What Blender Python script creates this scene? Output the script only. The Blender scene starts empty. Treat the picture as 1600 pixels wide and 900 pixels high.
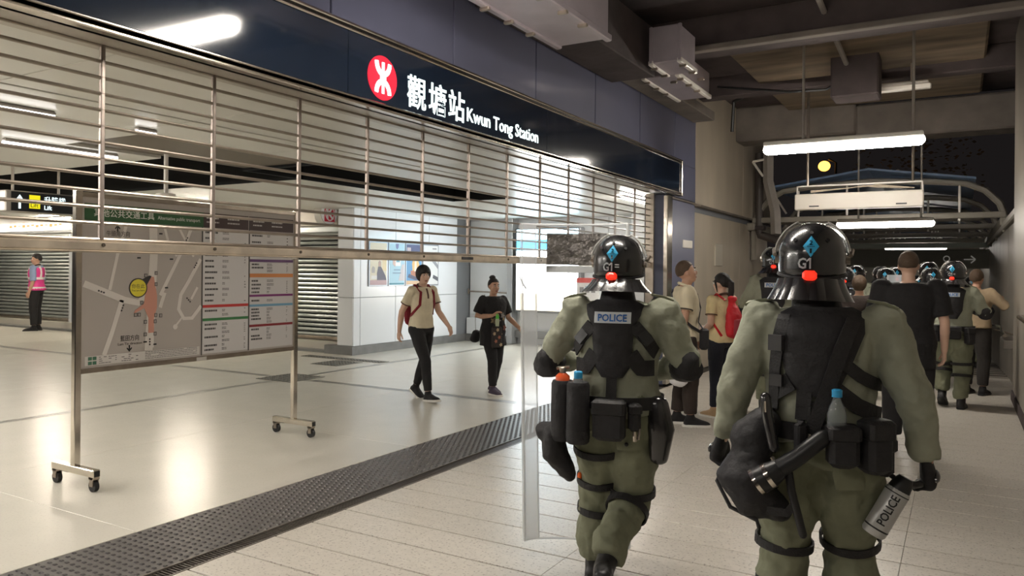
import bpy, bmesh, math, random
from math import sin, cos, pi, radians as RAD
from mathutils import Vector as V, Matrix
random.seed(7)
SC = bpy.context.scene
COL = SC.collection
# ---------------------------------------------------------------- camera
cam = bpy.data.objects.new('camera', bpy.data.cameras.new('camera'))
COL.objects.link(cam)
cam.data.sensor_width = 36.0
cam.data.lens = 36.0 * 1195 / 1600
cam.data.shift_y = -26 / 1600
cam.data.clip_end = 300
cam.matrix_world = (Matrix.Translation((0, 0, 1.62)) @ Matrix.Rotation(RAD(30.3), 4, 'Z')
                    @ Matrix.Rotation(RAD(90), 4, 'X') @ Matrix.Rotation(RAD(0.52), 4, 'Z'))
SC.camera = cam
# ---------------------------------------------------------------- world (night), exposure
W = bpy.data.worlds.new('night'); SC.world = W; W.use_nodes = True
W.node_tree.nodes['Background'].inputs[0].default_value = (0.010, 0.0085, 0.0085, 1)
W.node_tree.nodes['Background'].inputs[1].default_value = 1.0
SC.view_settings.view_transform = 'Standard'
SC.view_settings.look = 'None'
SC.view_settings.exposure = 0.0
SC.view_settings.gamma = 1.0
SC.view_settings.use_curve_mapping = False
LAMP_OUT, LAMP_IN = 88.0, 210.0      # strength of the walkway tubes and of the added concourse tubes and shop downlights

# ---------------------------------------------------------------- materials
MATS = {}
def mat(name, col=(.5, .5, .5), rough=.5, metal=0.0, var=0.0, vscale=8.0, bump=0.0, bscale=60.0, emit=0.0,
        trans=0.0, coat=0.0, spec=.5, alpha=1.0, col2=None, ior=1.45, stretch=None, sheen=0.0, detail=4.0, rvar=0.0, speck=None, world=False):
    """procedural principled material: noise colour variation, noise bump, optional emission"""
    if name in MATS: return MATS[name]
    m = bpy.data.materials.new(name); m.use_nodes = True
    nt = m.node_tree; N = nt.nodes; L = nt.links
    b = N['Principled BSDF']
    c = (*col, 1)
    b.inputs['Base Color'].default_value = c
    b.inputs['Roughness'].default_value = rough
    b.inputs['Metallic'].default_value = metal
    b.inputs['Specular IOR Level'].default_value = spec
    b.inputs['IOR'].default_value = ior
    if coat: b.inputs['Coat Weight'].default_value = coat; b.inputs['Coat Roughness'].default_value = .08
    if sheen: b.inputs['Sheen Weight'].default_value = sheen
    if trans: b.inputs['Transmission Weight'].default_value = trans
    if alpha < 1: b.inputs['Alpha'].default_value = alpha
    if emit:
        b.inputs['Emission Color'].default_value = c
        b.inputs['Emission Strength'].default_value = emit
    vec = None
    if var or bump or rvar or speck:
        tc = N.new('ShaderNodeTexCoord'); vec = tc.outputs['Object']
        if world: vec = N.new('ShaderNodeNewGeometry').outputs['Position']
        if stretch:
            mp = N.new('ShaderNodeMapping'); mp.inputs['Scale'].default_value = stretch
            L.new(vec, mp.inputs['Vector']); vec = mp.outputs['Vector']
    last = None
    if var:
        n = N.new('ShaderNodeTexNoise'); n.inputs['Scale'].default_value = vscale; n.inputs['Detail'].default_value = detail
        L.new(vec, n.inputs['Vector'])
        r = N.new('ShaderNodeValToRGB')
        r.color_ramp.elements[0].position = .3; r.color_ramp.elements[1].position = .7
        c2 = col2 if col2 else tuple(min(1, x * (1 + var)) for x in col)
        c1 = tuple(x * (1 - var) for x in col) if not col2 else col
        r.color_ramp.elements[0].color = (*c1, 1); r.color_ramp.elements[1].color = (*c2, 1)
        L.new(n.outputs['Fac'], r.inputs['Fac']); last = r.outputs['Color']
        if rvar:
            mr = N.new('ShaderNodeMapRange'); mr.inputs['To Min'].default_value = max(0, rough - rvar); mr.inputs['To Max'].default_value = rough + rvar
            L.new(n.outputs['Fac'], mr.inputs['Value']); L.new(mr.outputs['Result'], b.inputs['Roughness'])
    if speck:
        scol, sscale, samt = speck
        n2 = N.new('ShaderNodeTexNoise'); n2.inputs['Scale'].default_value = sscale; n2.inputs['Detail'].default_value = 3
        L.new(vec, n2.inputs['Vector'])
        r2 = N.new('ShaderNodeValToRGB')
        r2.color_ramp.elements[0].position = .58; r2.color_ramp.elements[1].position = .66
        r2.color_ramp.elements[0].color = (0, 0, 0, 1); r2.color_ramp.elements[1].color = (samt, samt, samt, 1)
        L.new(n2.outputs['Fac'], r2.inputs['Fac'])
        mx = N.new('ShaderNodeMix'); mx.data_type = 'RGBA'
        L.new(r2.outputs['Color'], mx.inputs['Factor'])
        if last: L.new(last, mx.inputs['A'])
        else: mx.inputs['A'].default_value = c
        mx.inputs['B'].default_value = (*scol, 1)
        last = mx.outputs['Result']
    if last: L.new(last, b.inputs['Base Color'])
    if bump:
        n3 = N.new('ShaderNodeTexNoise'); n3.inputs['Scale'].default_value = bscale; n3.inputs['Detail'].default_value = 3
        L.new(vec, n3.inputs['Vector'])
        bp = N.new('ShaderNodeBump'); bp.inputs['Strength'].default_value = bump; bp.inputs['Distance'].default_value = .02
        L.new(n3.outputs['Fac'], bp.inputs['Height']); L.new(bp.outputs['Normal'], b.inputs['Normal'])
    MATS[name] = m
    return m
def glow(name, col, s):
    if name in MATS: return MATS[name]
    m = bpy.data.materials.new(name); m.use_nodes = True
    nt = m.node_tree; nt.nodes.clear()
    o = nt.nodes.new('ShaderNodeOutputMaterial'); e = nt.nodes.new('ShaderNodeEmission')
    e.inputs[0].default_value = (*col, 1); e.inputs[1].default_value = s
    nt.links.new(e.outputs[0], o.inputs[0]); MATS[name] = m
    return m

# ---------------------------------------------------------------- mesh builder
def frame(d):
    d = V(d).normalized()
    a = V((0, 0, 1)) if abs(d.z) < .95 else V((0, 1, 0))
    u = a.cross(d).normalized(); v = d.cross(u).normalized()
    return u, v, d
class MB:
    def __init__(s): s.v = []; s.f = []; s.m = []; s.cm = 0
    def add(s, vs, fs):
        o = len(s.v); s.v += [tuple(x) for x in vs]
        for f in fs: s.f.append(tuple(i + o for i in f)); s.m.append(s.cm)
        return s
    def box(s, a, b, M=None):
        (x0, y0, z0), (x1, y1, z1) = a, b
        vs = [V(p) for p in ((x0, y0, z0), (x1, y0, z0), (x1, y1, z0), (x0, y1, z0), (x0, y0, z1), (x1, y0, z1), (x1, y1, z1), (x0, y1, z1))]
        if M: vs = [M @ p for p in vs]
        return s.add(vs, [(0, 3, 2, 1), (4, 5, 6, 7), (0, 1, 5, 4), (1, 2, 6, 5), (2, 3, 7, 6), (3, 0, 4, 7)])
    def cbox(s, a, b, c=.01, M=None):
        """box with chamfered edges"""
        x0, y0, z0 = a; x1, y1, z1 = b; c = min(c, (x1-x0)*.45, (y1-y0)*.45, (z1-z0)*.45)
        rs = []
        for z, k in ((z0, c), (z0 + c, 0), (z1 - c, 0), (z1, c)):
            e = c
            rs.append([V((x0 + k + (0 if 1 else 0), y0 + k + e, z)), V((x0 + k + e, y0 + k, z)), V((x1 - k - e, y0 + k, z)), V((x1 - k, y0 + k + e, z)),
                       V((x1 - k, y1 - k - e, z)), V((x1 - k - e, y1 - k, z)), V((x0 + k + e, y1 - k, z)), V((x0 + k, y1 - k - e, z))])
        if M: rs = [[M @ p for p in r] for r in rs]
        return s.rings(rs)
    def rings(s, rs, cap=True, close=False):
        n = len(rs[0]); vs = [p for r in rs for p in r]; fs = []
        m = len(rs)
        for i in range(m if close else m - 1):
            j = (i + 1) % m
            for k in range(n):
                l = (k + 1) % n
                fs.append((i * n + k, i * n + l, j * n + l, j * n + k))
        if cap and not close:
            fs.append(tuple(range(n - 1, -1, -1))); fs.append(tuple((m - 1) * n + k for k in range(n)))
        return s.add(vs, fs)
    def tube(s, pts, r, n=10, flat=1.0, up=None, round_=False, closed=False):
        """swept tube; r number or list; flat scales the second axis"""
        pts = [V(p) for p in pts]; m = len(pts)
        rr = list(r) if isinstance(r, (list, tuple)) else [r] * m
        rs = []; pu = None
        for i, p in enumerate(pts):
            if closed: d = (pts[(i + 1) % m] - pts[i - 1])
            else: d = (pts[min(i + 1, m - 1)] - pts[max(i - 1, 0)])
            d.normalize()
            if up is not None: u = V(up).cross(d); 
            elif pu is None: u = frame(d)[0]
            else: u = pu - d * pu.dot(d)
            if u.length < 1e-6: u = frame(d)[0]
            u.normalize(); v = d.cross(u); pu = u
            rs.append([p + u * (rr[i] * cos(2 * pi * k / n)) + v * (rr[i] * flat * sin(2 * pi * k / n)) for k in range(n)])
        if round_ and not closed:
            for end in (0, -1):
                c = pts[end]; d = (pts[0] - pts[1]).normalized() if end == 0 else (pts[-1] - pts[-2]).normalized()
                base = rs[end]; ex = []
                for t in (30, 60, 80):
                    ex.append([c + (q - c) * cos(RAD(t)) + d * rr[end] * min(1, flat) * sin(RAD(t)) for q in base])
                if end == 0: rs = ex[::-1] + rs
                else: rs = rs + ex
        return s.rings(rs, close=closed)
    def limb(s, pts, rr, n=12, flat=1.0, up=None): return s.tube(pts, rr, n, flat, up, True)
    def loft(s, secs, n=18, M=None, pw=1.0):
        """horizontal elliptic sections (x,y,z,hw,hd)"""
        rs = []
        for (x, y, z, a, b) in secs:
            r = []
            for k in range(n):
                c_, s_ = cos(2 * pi * k / n), sin(2 * pi * k / n)
                if pw != 1: c_ = math.copysign(abs(c_) ** pw, c_); s_ = math.copysign(abs(s_) ** pw, s_)
                r.append(V((x + a * c_, y + b * s_, z)))
            rs.append([M @ p for p in r] if M else r)
        return s.rings(rs)
    def ball(s, c, r, n=14, m=9, M=None):
        r = (r, r, r) if not isinstance(r, (tuple, list)) else r
        rs = []
        for i in range(m):
            t = pi * (i + .5) / m
            rs.append([V((c[0] + r[0] * sin(t) * cos(2 * pi * k / n), c[1] + r[1] * sin(t) * sin(2 * pi * k / n), c[2] - r[2] * cos(t))) for k in range(n)])
        if M: rs = [[M @ p for p in q] for q in rs]
        return s.rings(rs)
    def prism(s, poly, h0, h1, T):
        """2D polygon extruded; T(x,y,h) -> world"""
        n = len(poly)
        vs = [T(x, y, h0) for x, y in poly] + [T(x, y, h1) for x, y in poly]
        return s.add(vs, [tuple(range(n - 1, -1, -1)), tuple(range(n, 2 * n))] + [(k, (k + 1) % n, n + (k + 1) % n, n + k) for k in range(n)])
    def strap(s, pts, w, t, nrm):
        """flat band along pts: width w, thickness t, facing nrm (vector or list)"""
        pts = [V(p) for p in pts]; m = len(pts); rs = []
        for i, p in enumerate(pts):
            d = (pts[min(i + 1, m - 1)] - pts[max(i - 1, 0)]).normalized()
            nn = V(nrm[i] if isinstance(nrm, list) else nrm); nn = (nn - d * nn.dot(d)).normalized()
            u = d.cross(nn)
            rs.append([p - u * w / 2, p + u * w / 2, p + u * w / 2 + nn * t, p - u * w / 2 + nn * t])
        return s.rings(rs)
    def mesh(s, name, mats, smooth=False):
        me = bpy.data.meshes.new(name); me.from_pydata(s.v, [], s.f)
        for m in (mats if isinstance(mats, (list, tuple)) else [mats]): me.materials.append(m)
        if any(s.m): me.polygons.foreach_set('material_index', s.m)
        bm = bmesh.new(); bm.from_mesh(me); bmesh.ops.recalc_face_normals(bm, faces=bm.faces); bm.to_mesh(me); bm.free()
        if smooth:
            me.polygons.foreach_set('use_smooth', [True] * len(me.polygons))
            if smooth != 'all':
                try: me.set_sharp_from_angle(angle=RAD(42))
                except Exception: pass
        me.update()
        return me
    def build(s, name, mats, parent=None, smooth=False):
        return link(name, s.mesh(name, mats, smooth), parent)
def link(name, data, parent=None, loc=None):
    o = bpy.data.objects.new(name, data); COL.objects.link(o)
    if parent is not None: o.parent = parent
    if loc is not None: o.location = loc
    return o
def tag(o, label=None, cat=None, group=None, kind=None):
    if label: o['label'] = label
    if cat: o['category'] = cat
    if group: o['group'] = group
    if kind: o['kind'] = kind
    return o
def thing(name, label, cat, loc=(0, 0, 0), rz=0.0, group=None):
    o = bpy.data.objects.new(name, None); COL.objects.link(o); o.empty_display_size = .1
    o.location = loc; o.rotation_euler = (0, 0, rz)
    return tag(o, label, cat, group)
def copy_tree(o, parent=None):
    c = o.copy(); COL.objects.link(c); c.parent = parent
    for ch in list(o.children): copy_tree(ch, c)
    return c
def fuse(mb, name, mats, voxel=.012, smooth=6, parent=None, disp=None, factor=.5):
    """voxel-fuse overlapping shapes into one continuous skin, soften, optional cloth folds"""
    me = mb.mesh('tmp', mats); o = link('tmp', me)
    r = o.modifiers.new('r', 'REMESH'); r.mode = 'VOXEL'; r.voxel_size = voxel; r.adaptivity = 0
    if smooth:
        m = o.modifiers.new('s', 'SMOOTH'); m.iterations = smooth; m.factor = factor
    if disp:
        for (size, stren) in disp:
            t = bpy.data.textures.new('fold', 'CLOUDS'); t.noise_scale = size; t.noise_depth = 2
            d = o.modifiers.new('d', 'DISPLACE'); d.texture = t; d.strength = stren; d.mid_level = .5; d.texture_coords = 'LOCAL'
    dg = bpy.context.evaluated_depsgraph_get()
    new = bpy.data.meshes.new_from_object(o.evaluated_get(dg)); new.name = name
    new.materials.clear()
    for m in (mats if isinstance(mats, (list, tuple)) else [mats]): new.materials.append(m)
    new.polygons.foreach_set('material_index', [0] * len(new.polygons))
    new.polygons.foreach_set('use_smooth', [True] * len(new.polygons))
    bpy.data.objects.remove(o); bpy.data.meshes.remove(me)
    return link(name, new, parent)
def join_into(o, mb, mats_extra=(), smooth=True):
    """append builder geometry to an existing mesh object (stays one object)"""
    me = o.data; base = len(me.materials)
    for m in mats_extra: me.materials.append(m)
    tmp = mb.mesh('tmp', list(me.materials), smooth)
    bm = bmesh.new(); bm.from_mesh(me); bm.from_mesh(tmp); bm.to_mesh(me); bm.free(); bpy.data.meshes.remove(tmp)
    me.update()
def text_mesh(s, size, m, extrude=.002, bold=0.0, align='LEFT', width=None, name='lettering'):
    cu = bpy.data.curves.new('t', 'FONT'); cu.body = s; cu.size = size; cu.extrude = extrude; cu.offset = bold
    cu.align_x = align; cu.resolution_u = 2
    o = link('t', cu); dg = bpy.context.evaluated_depsgraph_get()
    me = bpy.data.meshes.new_from_object(o.evaluated_get(dg)); me.name = name
    bpy.data.objects.remove(o)
    me.materials.clear(); me.materials.append(m)
    if width and len(me.vertices):
        xs = [v.co.x for v in me.vertices]; x0, x1 = min(xs), max(xs); k = width / max(1e-6, x1 - x0)
        for v in me.vertices: v.co.x = (v.co.x - (x0 if align == 'LEFT' else 0)) * k
    return me
def subdiv(me, cuts=3):
    bm = bmesh.new(); bm.from_mesh(me); bmesh.ops.triangulate(bm, faces=bm.faces)
    for _ in range(cuts):
        L_ = [e for e in bm.edges if e.calc_length() > .006]
        if not L_: break
        bmesh.ops.subdivide_edges(bm, edges=L_, cuts=1); bmesh.ops.triangulate(bm, faces=bm.faces)
    bm.to_mesh(me); bm.free(); return me
FACE_X = Matrix(((0, 0, 1, 0), (1, 0, 0, 0), (0, 1, 0, 0), (0, 0, 0, 1)))     # text reads along +Y, faces +X
FACE_NY = Matrix(((1, 0, 0, 0), (0, 0, -1, 0), (0, 1, 0, 0), (0, 0, 0, 1)))   # text reads along +X, faces -Y
def put_text(s, size, m, pos, face, parent=None, name='lettering', **k):
    me = text_mesh(s, size, m, name=name, **k)
    me.transform(Matrix.Translation(pos) @ face); me.update()
    return link(name, me, parent)
# ================================================================ palette
m_stone = mat('stone_tile', (.56, .52, .46), .30, var=.06, vscale=16, speck=((.25, .22, .19), 60, .8), detail=8, rvar=.03, bump=.03, bscale=60, world=True)
m_grout = mat('dark_grout', (.05, .043, .034), .85)
m_terr = mat('terrazzo', (.62, .59, .52), .25, var=.025, vscale=3, speck=((.50, .47, .41), 70, .5), world=True)
m_band = mat('grey_floor_band', (.19, .18, .16), .3, var=.1, vscale=20)
m_matb = mat('studded_steel', (.135, .125, .12), .42, metal=.35, var=.15, vscale=14)
m_chan = mat('dark_channel', (.045, .038, .036), .5, metal=.3)
m_blue = mat('blue_cladding', (.135, .14, .21), .34, var=.08, vscale=1.2, coat=.25)
m_navy = mat('navy_gloss', (.010, .017, .032), .10, spec=.6, coat=.4, bump=.012, bscale=3)
m_black = mat('black_void', (.006, .006, .006), .85)
m_chrome = mat('polished_steel', (.72, .66, .58), .16, metal=1.0, var=.06, vscale=12)
m_steel = mat('brushed_steel', (.36, .31, .26), .30, metal=.9, var=.14, vscale=9)
m_rail = mat('worn_steel_rail', (.60, .52, .42), .34, metal=.75, var=.22, vscale=6)
m_soff = mat('soffit_metal', (.46, .42, .36), .30, metal=.35, var=.05, vscale=2)
m_ceil = mat('gloss_white_ceiling', (.66, .645, .59), .30, metal=.0, spec=.45, bump=.01, bscale=1.2)
m_brown = mat('brown_panel', (.12, .095, .07), .5)
m_white = mat('white_wall_panel', (.84, .86, .89), .22, var=.02, vscale=1, coat=.2)
m_wjoint = mat('panel_joint_grey', (.22, .23, .25), .7)
m_plinth = mat('grey_plinth', (.24, .24, .24), .4, metal=.3, var=.1, vscale=6)
m_shut = mat('grey_shutter_metal', (.36, .38, .37), .35, metal=.55, var=.08, vscale=5)
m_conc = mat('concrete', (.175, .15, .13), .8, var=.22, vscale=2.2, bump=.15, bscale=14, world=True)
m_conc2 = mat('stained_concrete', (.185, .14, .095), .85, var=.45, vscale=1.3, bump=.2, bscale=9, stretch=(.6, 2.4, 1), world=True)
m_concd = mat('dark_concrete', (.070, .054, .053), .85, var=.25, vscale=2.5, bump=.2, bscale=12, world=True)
m_beige = mat('beige_stone_panel', (.50, .435, .345), .5, var=.16, vscale=1.1, stretch=(1, 1, .35), rvar=.06, world=True)
m_paint = mat('grey_paint', (.34, .31, .28), .5, var=.08, vscale=6)
m_galv = mat('galvanised_panel', (.42, .37, .40), .36, metal=.45, var=.10, vscale=3)
m_fix = mat('white_enamel', (.78, .74, .68), .35)
m_blackp = mat('black_plastic', (.012, .012, .013), .4)
m_wall_r = mat('grey_wall_finish', (.27, .245, .21), .42, var=.12, vscale=1.3, stretch=(1, 1, .3), world=True)
m_bluero = mat('blue_roof_sheet', (.10, .17, .30), .4, var=.08, vscale=2)
m_sheet = mat('white_sheeting', (.80, .81, .83), .4, bump=.35, bscale=3.5, var=.04, vscale=2)
tube_out = glow('walkway_tube_light', (1.0, .93, .83), LAMP_OUT)
tube_added = glow('added_concourse_light', (1.0, .95, .88), LAMP_IN)  # for the tubes added to light the concourse
tube_dim = glow('concourse_tube_dim', (1.0, .96, .92), 6)

# ================================================================ floors
X0, X1 = -3.57, 0.72
mb = MB(); mb.box((X0 - .8, -3, -.12), (1.4, 14.3, -.018))
fl = tag(mb.build('floor', m_grout), 'walkway floor of long pale stone tiles with thin dark joints', kind='structure')
tl = {}
def tile(parent, x0, x1, y0, y1, m, gap, name='floor_tile', th=.02, gx=None):
    key = (round(x1 - x0, 3), round(y1 - y0, 3), m.name)
    if key not in tl:
        b = MB(); g = gap / 2; h = g if gx is None else gx / 2; w, d = x1 - x0, y1 - y0
        b.rings([[V((h, g, -th)), V((w - h, g, -th)), V((w - h, d - g, -th)), V((h, d - g, -th))],
                 [V((h, g, -.002)), V((w - h, g, -.002)), V((w - h, d - g, -.002)), V((h, d - g, -.002))],
                 [V((h + .001, g + .002, 0)), V((w - h - .001, g + .002, 0)), V((w - h - .001, d - g - .002, 0)), V((h + .001, d - g - .002, 0))]])
        tl[key] = b.mesh(name, m)
    return link(name, tl[key], parent, (x0, y0, 0))
for i in range(44):
    y = .845 + i * .306
    for (a, b) in ((X0, -1.912), (-1.912, -.27), (-.27, X1)):
        tile(fl, a, b, y, y + .306, m_stone, .012, gx=.002)
# gentle ramp of the footbridge beyond
mb = MB()
def rz(y): return -.055 * (y - 14.3)
mb.add([(-4.5, 14.3, 0), (1.4, 14.3, 0), (1.4, 40, rz(40)), (-4.5, 40, rz(40)), (-4.5, 14.3, -.12), (1.4, 14.3, -.12), (1.4, 40, rz(40) - .12), (-4.5, 40, rz(40) - .12)],
       [(0, 1, 2, 3), (7, 6, 5, 4), (0, 4, 5, 1), (1, 5, 6, 2), (2, 6, 7, 3), (3, 7, 4, 0)])
rp = tag(mb.build('floor', mat('ramp_screed', (.34, .30, .25), .35, var=.15, vscale=3)), 'sloping footbridge ramp behind the riot officers', kind='structure')
for i in range(9):
    y = 14.9 + i * .62
    b = MB(); b.add([(-3.4, y, rz(y) + .004), (.7, y, rz(y) + .004), (.7, y + .24, rz(y + .24) + .004), (-3.4, y + .24, rz(y + .24) + .004),
                     (-3.4, y, rz(y) - .02), (.7, y, rz(y) - .02), (.7, y + .24, rz(y + .24) - .02), (-3.4, y + .24, rz(y + .24) - .02)],
                    [(0, 1, 2, 3), (7, 6, 5, 4), (0, 4, 5, 1), (1, 5, 6, 2), (2, 6, 7, 3), (3, 7, 4, 0)])
    b.build('grip_band', mat('dark_grip_band', (.085, .075, .065), .7), rp)
# concourse floor
mb = MB(); mb.box((-27, -3, -.12), (-4.345, 16, -.006))
fi = tag(mb.build('floor', mat('fine_grout', (.33, .31, .27), .6)), 'polished cream concourse floor with dark grey bands', kind='structure')
xs = [-4.345, -6.46, -8.54, -8.66, -10.8, -12.95, -15.1, -17.25, -19.4, -21.55, -23.7, -26]
ys = [-3, -.2, 2.9, 5.62, 8.12, 8.26, 10.9, 13.4, 16]
for i in range(len(xs) - 1):
    for j in range(len(ys) - 1):
        band = i == 2 or j == 4
        tile(fi, xs[i + 1], xs[i], ys[j], ys[j + 1], m_band if band else m_terr, .004)
# corner of studded warning tiles where the bands meet
for (a, b, c, d, lab) in ((-8.95, -8.25, 7.85, 8.55, 'square of dark tactile paving where the concourse floor bands cross'), (-10.6, -8.7, 10.35, 10.6, 'strip of dark tactile paving before the narrow shop shutter'), (-9.6, -9.0, 9.6, 10.25, 'patch of dark tactile paving near the corner of the white wall')):
    mb = MB()
    mb.box((a, c, .001), (b, d, .006))
    for ix in range(int((b - a) / .07)):
        for iy in range(int((d - c) / .07)):
            mb.box((a + .02 + ix * .07, c + .02 + iy * .07, .006), (a + .055 + ix * .07, c + .055 + iy * .07, .011))
    tag(mb.build('tactile_paving', mat('tactile_grey', (.15, .145, .13), .45)), lab, 'paving', 'tactile paving patches')
# studded threshold strip under the shutter
th = thing('threshold_mat', 'long dark studded metal threshold strip under the half raised shutter', 'threshold', (-3.95, 0, 0))
b = MB(); b.box((-.395, -2, -.11), (.25, 10.5, -.003)); b.build('mat_base', m_matb, th)
b = MB(); b.box((.252, -2, -.11), (.376, 10.5, -.018)); b.build('drain_channel', m_chan, th)
b = MB(); b.box((.25, -2, -.06), (.262, 10.5, .002)); b.box((.366, -2, -.06), (.38, 10.5, .002)); b.build('edge_trim', mat('trim_brown', (.17, .15, .13), .4, metal=.4), th)
b = MB()
for i in range(int(9.6 / .05)):
    y = .9 + i * .05
    for j in range(12):
        x = -.37 + j * .0525 + (.026 if i % 2 else 0)
        if x > .235: continue
        b.add([(x - .012, y - .010, -.003), (x + .012, y - .010, -.003), (x + .012, y + .010, -.003), (x - .012, y + .010, -.003), (x - .007, y - .006, .004), (x + .007, y - .006, .004), (x + .007, y + .006, .004), (x - .007, y + .006, .004)],
              [(4, 5, 6, 7), (0, 1, 5, 4), (1, 2, 6, 5), (2, 3, 7, 6), (3, 0, 4, 7)])
tag(b.build('studs', mat('stud_steel', (.06, .055, .055), .38, metal=.5), th), kind='stuff')
b = MB()
for i in range(int(9.6 / .022)):
    y = .9 + i * .022
    b.box((.264, y, -.02), (.364, y + .008, -.004))
tag(b.build('drain_slats', mat('drain_slat', (.10, .085, .075), .4, metal=.5), th), kind='stuff')

# ================================================================ facade wall with blue cladding
mb = MB(); mb.box((-4.05, -2.5, 2.86), (-3.725, 12.2, 4.8)); mb.box((-3.95, 10.57, 0), (-3.64, 11.85, 2.75)); mb.box((-4.05, 11.8, 0), (-3.76, 12.2, 2.9))
wl = tag(mb.build('wall_left', mat('cladding_gap', (.012, .012, .016), .7)), 'station front wall clad in blue grey metal panels above the sign', kind='structure')
yj = [-1.97 + 1.458 * k for k in range(10)] + [12.2]
for a, c in zip(yj[:-1], yj[1:]):
    b = MB(); b.cbox((-3.73, a + .009, 3.305), (-3.70, c - .009, 4.78), .004); b.build('cladding_panel', m_blue, wl)
b = MB(); b.cbox((-3.73, 11.12, 2.76), (-3.695, 12.19, 3.30), .004); b.build('cladding_panel', m_blue, wl)
b = MB(); b.cbox((-3.645, 10.76, .02), (-3.60, 11.85, 2.69), .004); b.build('column_panel', m_blue, wl)
b = MB(); b.cbox((-3.90, 10.545, .02), (-3.63, 10.575, 2.74), .004); b.build('column_panel', mat('blue_cladding_shaded', (.085, .095, .15), .4), wl)  # shade of the side face put into a darker copy of the cladding blue
b = MB(); b.cbox((-3.66, 10.54, .02), (-3.592, 10.75, 2.73), .008); b.build('column_edge_trim', m_chrome, wl)
b = MB(); b.box((-3.70, 10.76, 2.70), (-3.60, 12.2, 2.725)); b.build('column_cap_trim', m_steel, wl)
b = MB(); b.box((-3.95, -2.5, 2.775), (-3.60, 10.57, 2.86)); b.build('soffit', m_soff, wl)
# illuminated sign fascia
sg = thing('station_sign', 'long glossy navy station sign with red roundel and lit white lettering', 'sign', (-3.58, 4.5, 2.76))
def SG(x, y, z): return (x + 3.58, y - 4.5, z - 2.76)
b = MB(); b.box(SG(-3.70, -2, 2.775), SG(-3.60, 11.09, 3.30)); b.build('sign_box', m_blackp, sg)
for a, c in ((-2, 1.0), (1.0, 3.905), (3.905, 6.795), (6.795, 9.79), (9.79, 11.06)):
    b = MB(); b.cbox(SG(-3.62, a + .002, 2.812), SG(-3.58, c - .002, 3.25), .003); b.build('sign_panel', m_navy, sg)
for z0, z1, x in ((3.275, 3.298, -3.555), (3.243, 3.262, -3.565), (2.798, 2.816, -3.565), (2.757, 2.776, -3.555)):
    b = MB(); b.cbox(SG(-3.62, -2, z0), SG(x, 11.1, z1), .006); b.build('trim_strip', m_chrome, sg)
b = MB(); b.cbox(SG(-3.62, 11.075, 2.757), SG(-3.555, 11.10, 3.298), .006); b.build('end_trim', m_chrome, sg)
red = mat('sign_red_lit', (.78, .02, .045), .3, emit=.62)
lit = glow('sign_white_lit', (.86, 1.0, .97), 2.2)
ZC, YC, RR = 2.996, 4.258, .158
b = MB(); b.prism([(RR * cos(2 * pi * k / 40), RR * sin(2 * pi * k / 40)) for k in range(40)], 0, .006, lambda x, y, h: SG(-3.58 + h, YC + x, ZC + y))
b.build('roundel', red, sg)
# white emblem: vertical bar, two arcs opening up and down meeting at the waist
b = MB()
def T_(x, y, h): return SG(-3.574 + h, YC + x, ZC + y)
def strip(pl, w0, w1):
    n = len(pl); L_, R_ = [], []
    for i, (x, y) in enumerate(pl):
        x2, y2 = pl[min(i + 1, n - 1)]; x1, y1 = pl[max(i - 1, 0)]
        dx, dy = x2 - x1, y2 - y1; l = math.hypot(dx, dy); w = (w0 + (w1 - w0) * i / (n - 1)) / 2
        L_.append((x - dy / l * w, y + dx / l * w)); R_.append((x + dy / l * w, y - dx / l * w))
    return L_ + R_[::-1]
b.prism([(-.012, -.112), (.012, -.112), (.012, .112), (-.012, .112)], 0, .006, T_)
for s in (1, -1):
    arc = [(-.072 + .072 * (1 - cos(RAD(t))), s * (.112 - .086 * sin(RAD(t)))) for t in range(0, 91, 15)]
    for m_ in (1, -1):
        b.prism(strip([(m_ * x, y) for x, y in arc], .034, .040), 0, .006 + .0004 * m_ + .0002 * s, T_)
b.prism([(-.030, -.040), (.030, -.040), (.030, .040), (-.030, .040)], 0, .0055, T_)
b.build('emblem', lit, sg)
for ch, y0, w in (('觀', 4.545, .232), ('塘', 4.815, .232), ('站', 5.082, .23)):
    put_text(ch, .262, lit, SG(-3.578, y0, 2.876), FACE_X, sg, 'chinese_character', extrude=.003, bold=.0022, width=w)
put_text('Kwun Tong Station', .165, lit, SG(-3.578, 5.352, 2.882), FACE_X, sg, 'english_lettering', extrude=.003, bold=.0009, width=1.255)

# ================================================================ rolling grille shutter, half raised
gr = thing('rolling_grille', 'half raised rolling grille of thin steel tubes over the station entrance', 'shutter', (-3.85, 4.3, 1.70))
def GR(x, y, z): return (x + 3.85, y - 4.3, z - 1.70)
for k in range(13):
    z = 1.768 + k * .0838
    b = MB(); b.tube([GR(-3.85, -2, z), GR(-3.85, 2.35, z - .001), GR(-3.85, 6.5, z - .002), GR(-3.85, 10.5, z)], .0096, 8)
    b.build('grille_tube', m_steel, gr, True)
for k in range(18):
    y = -1.77 + k * .687
    b = MB()
    for j in range(12):
        z = 1.768 + j * .0838
        b.cbox(GR(-3.862, y - .0115, z - .006), GR(-3.838, y + .0115, z + .090), .004)
    b.build('link_chain', mat('link_steel', (.30, .25, .22), .4, metal=.8), gr)
b = MB(); b.cbox(GR(-3.872, -2, 1.704), GR(-3.828, 10.5, 1.757), .008)
b.cbox(GR(-3.875, -2, 1.698), GR(-3.820, 10.5, 1.708), .004); br = b.build('bottom_rail', m_rail, gr)
b = MB(); b.box(GR(-3.83, 5.66, 1.722), GR(-3.822, 5.84, 1.746)); b.build('lock_plate', m_blackp, br)
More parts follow.
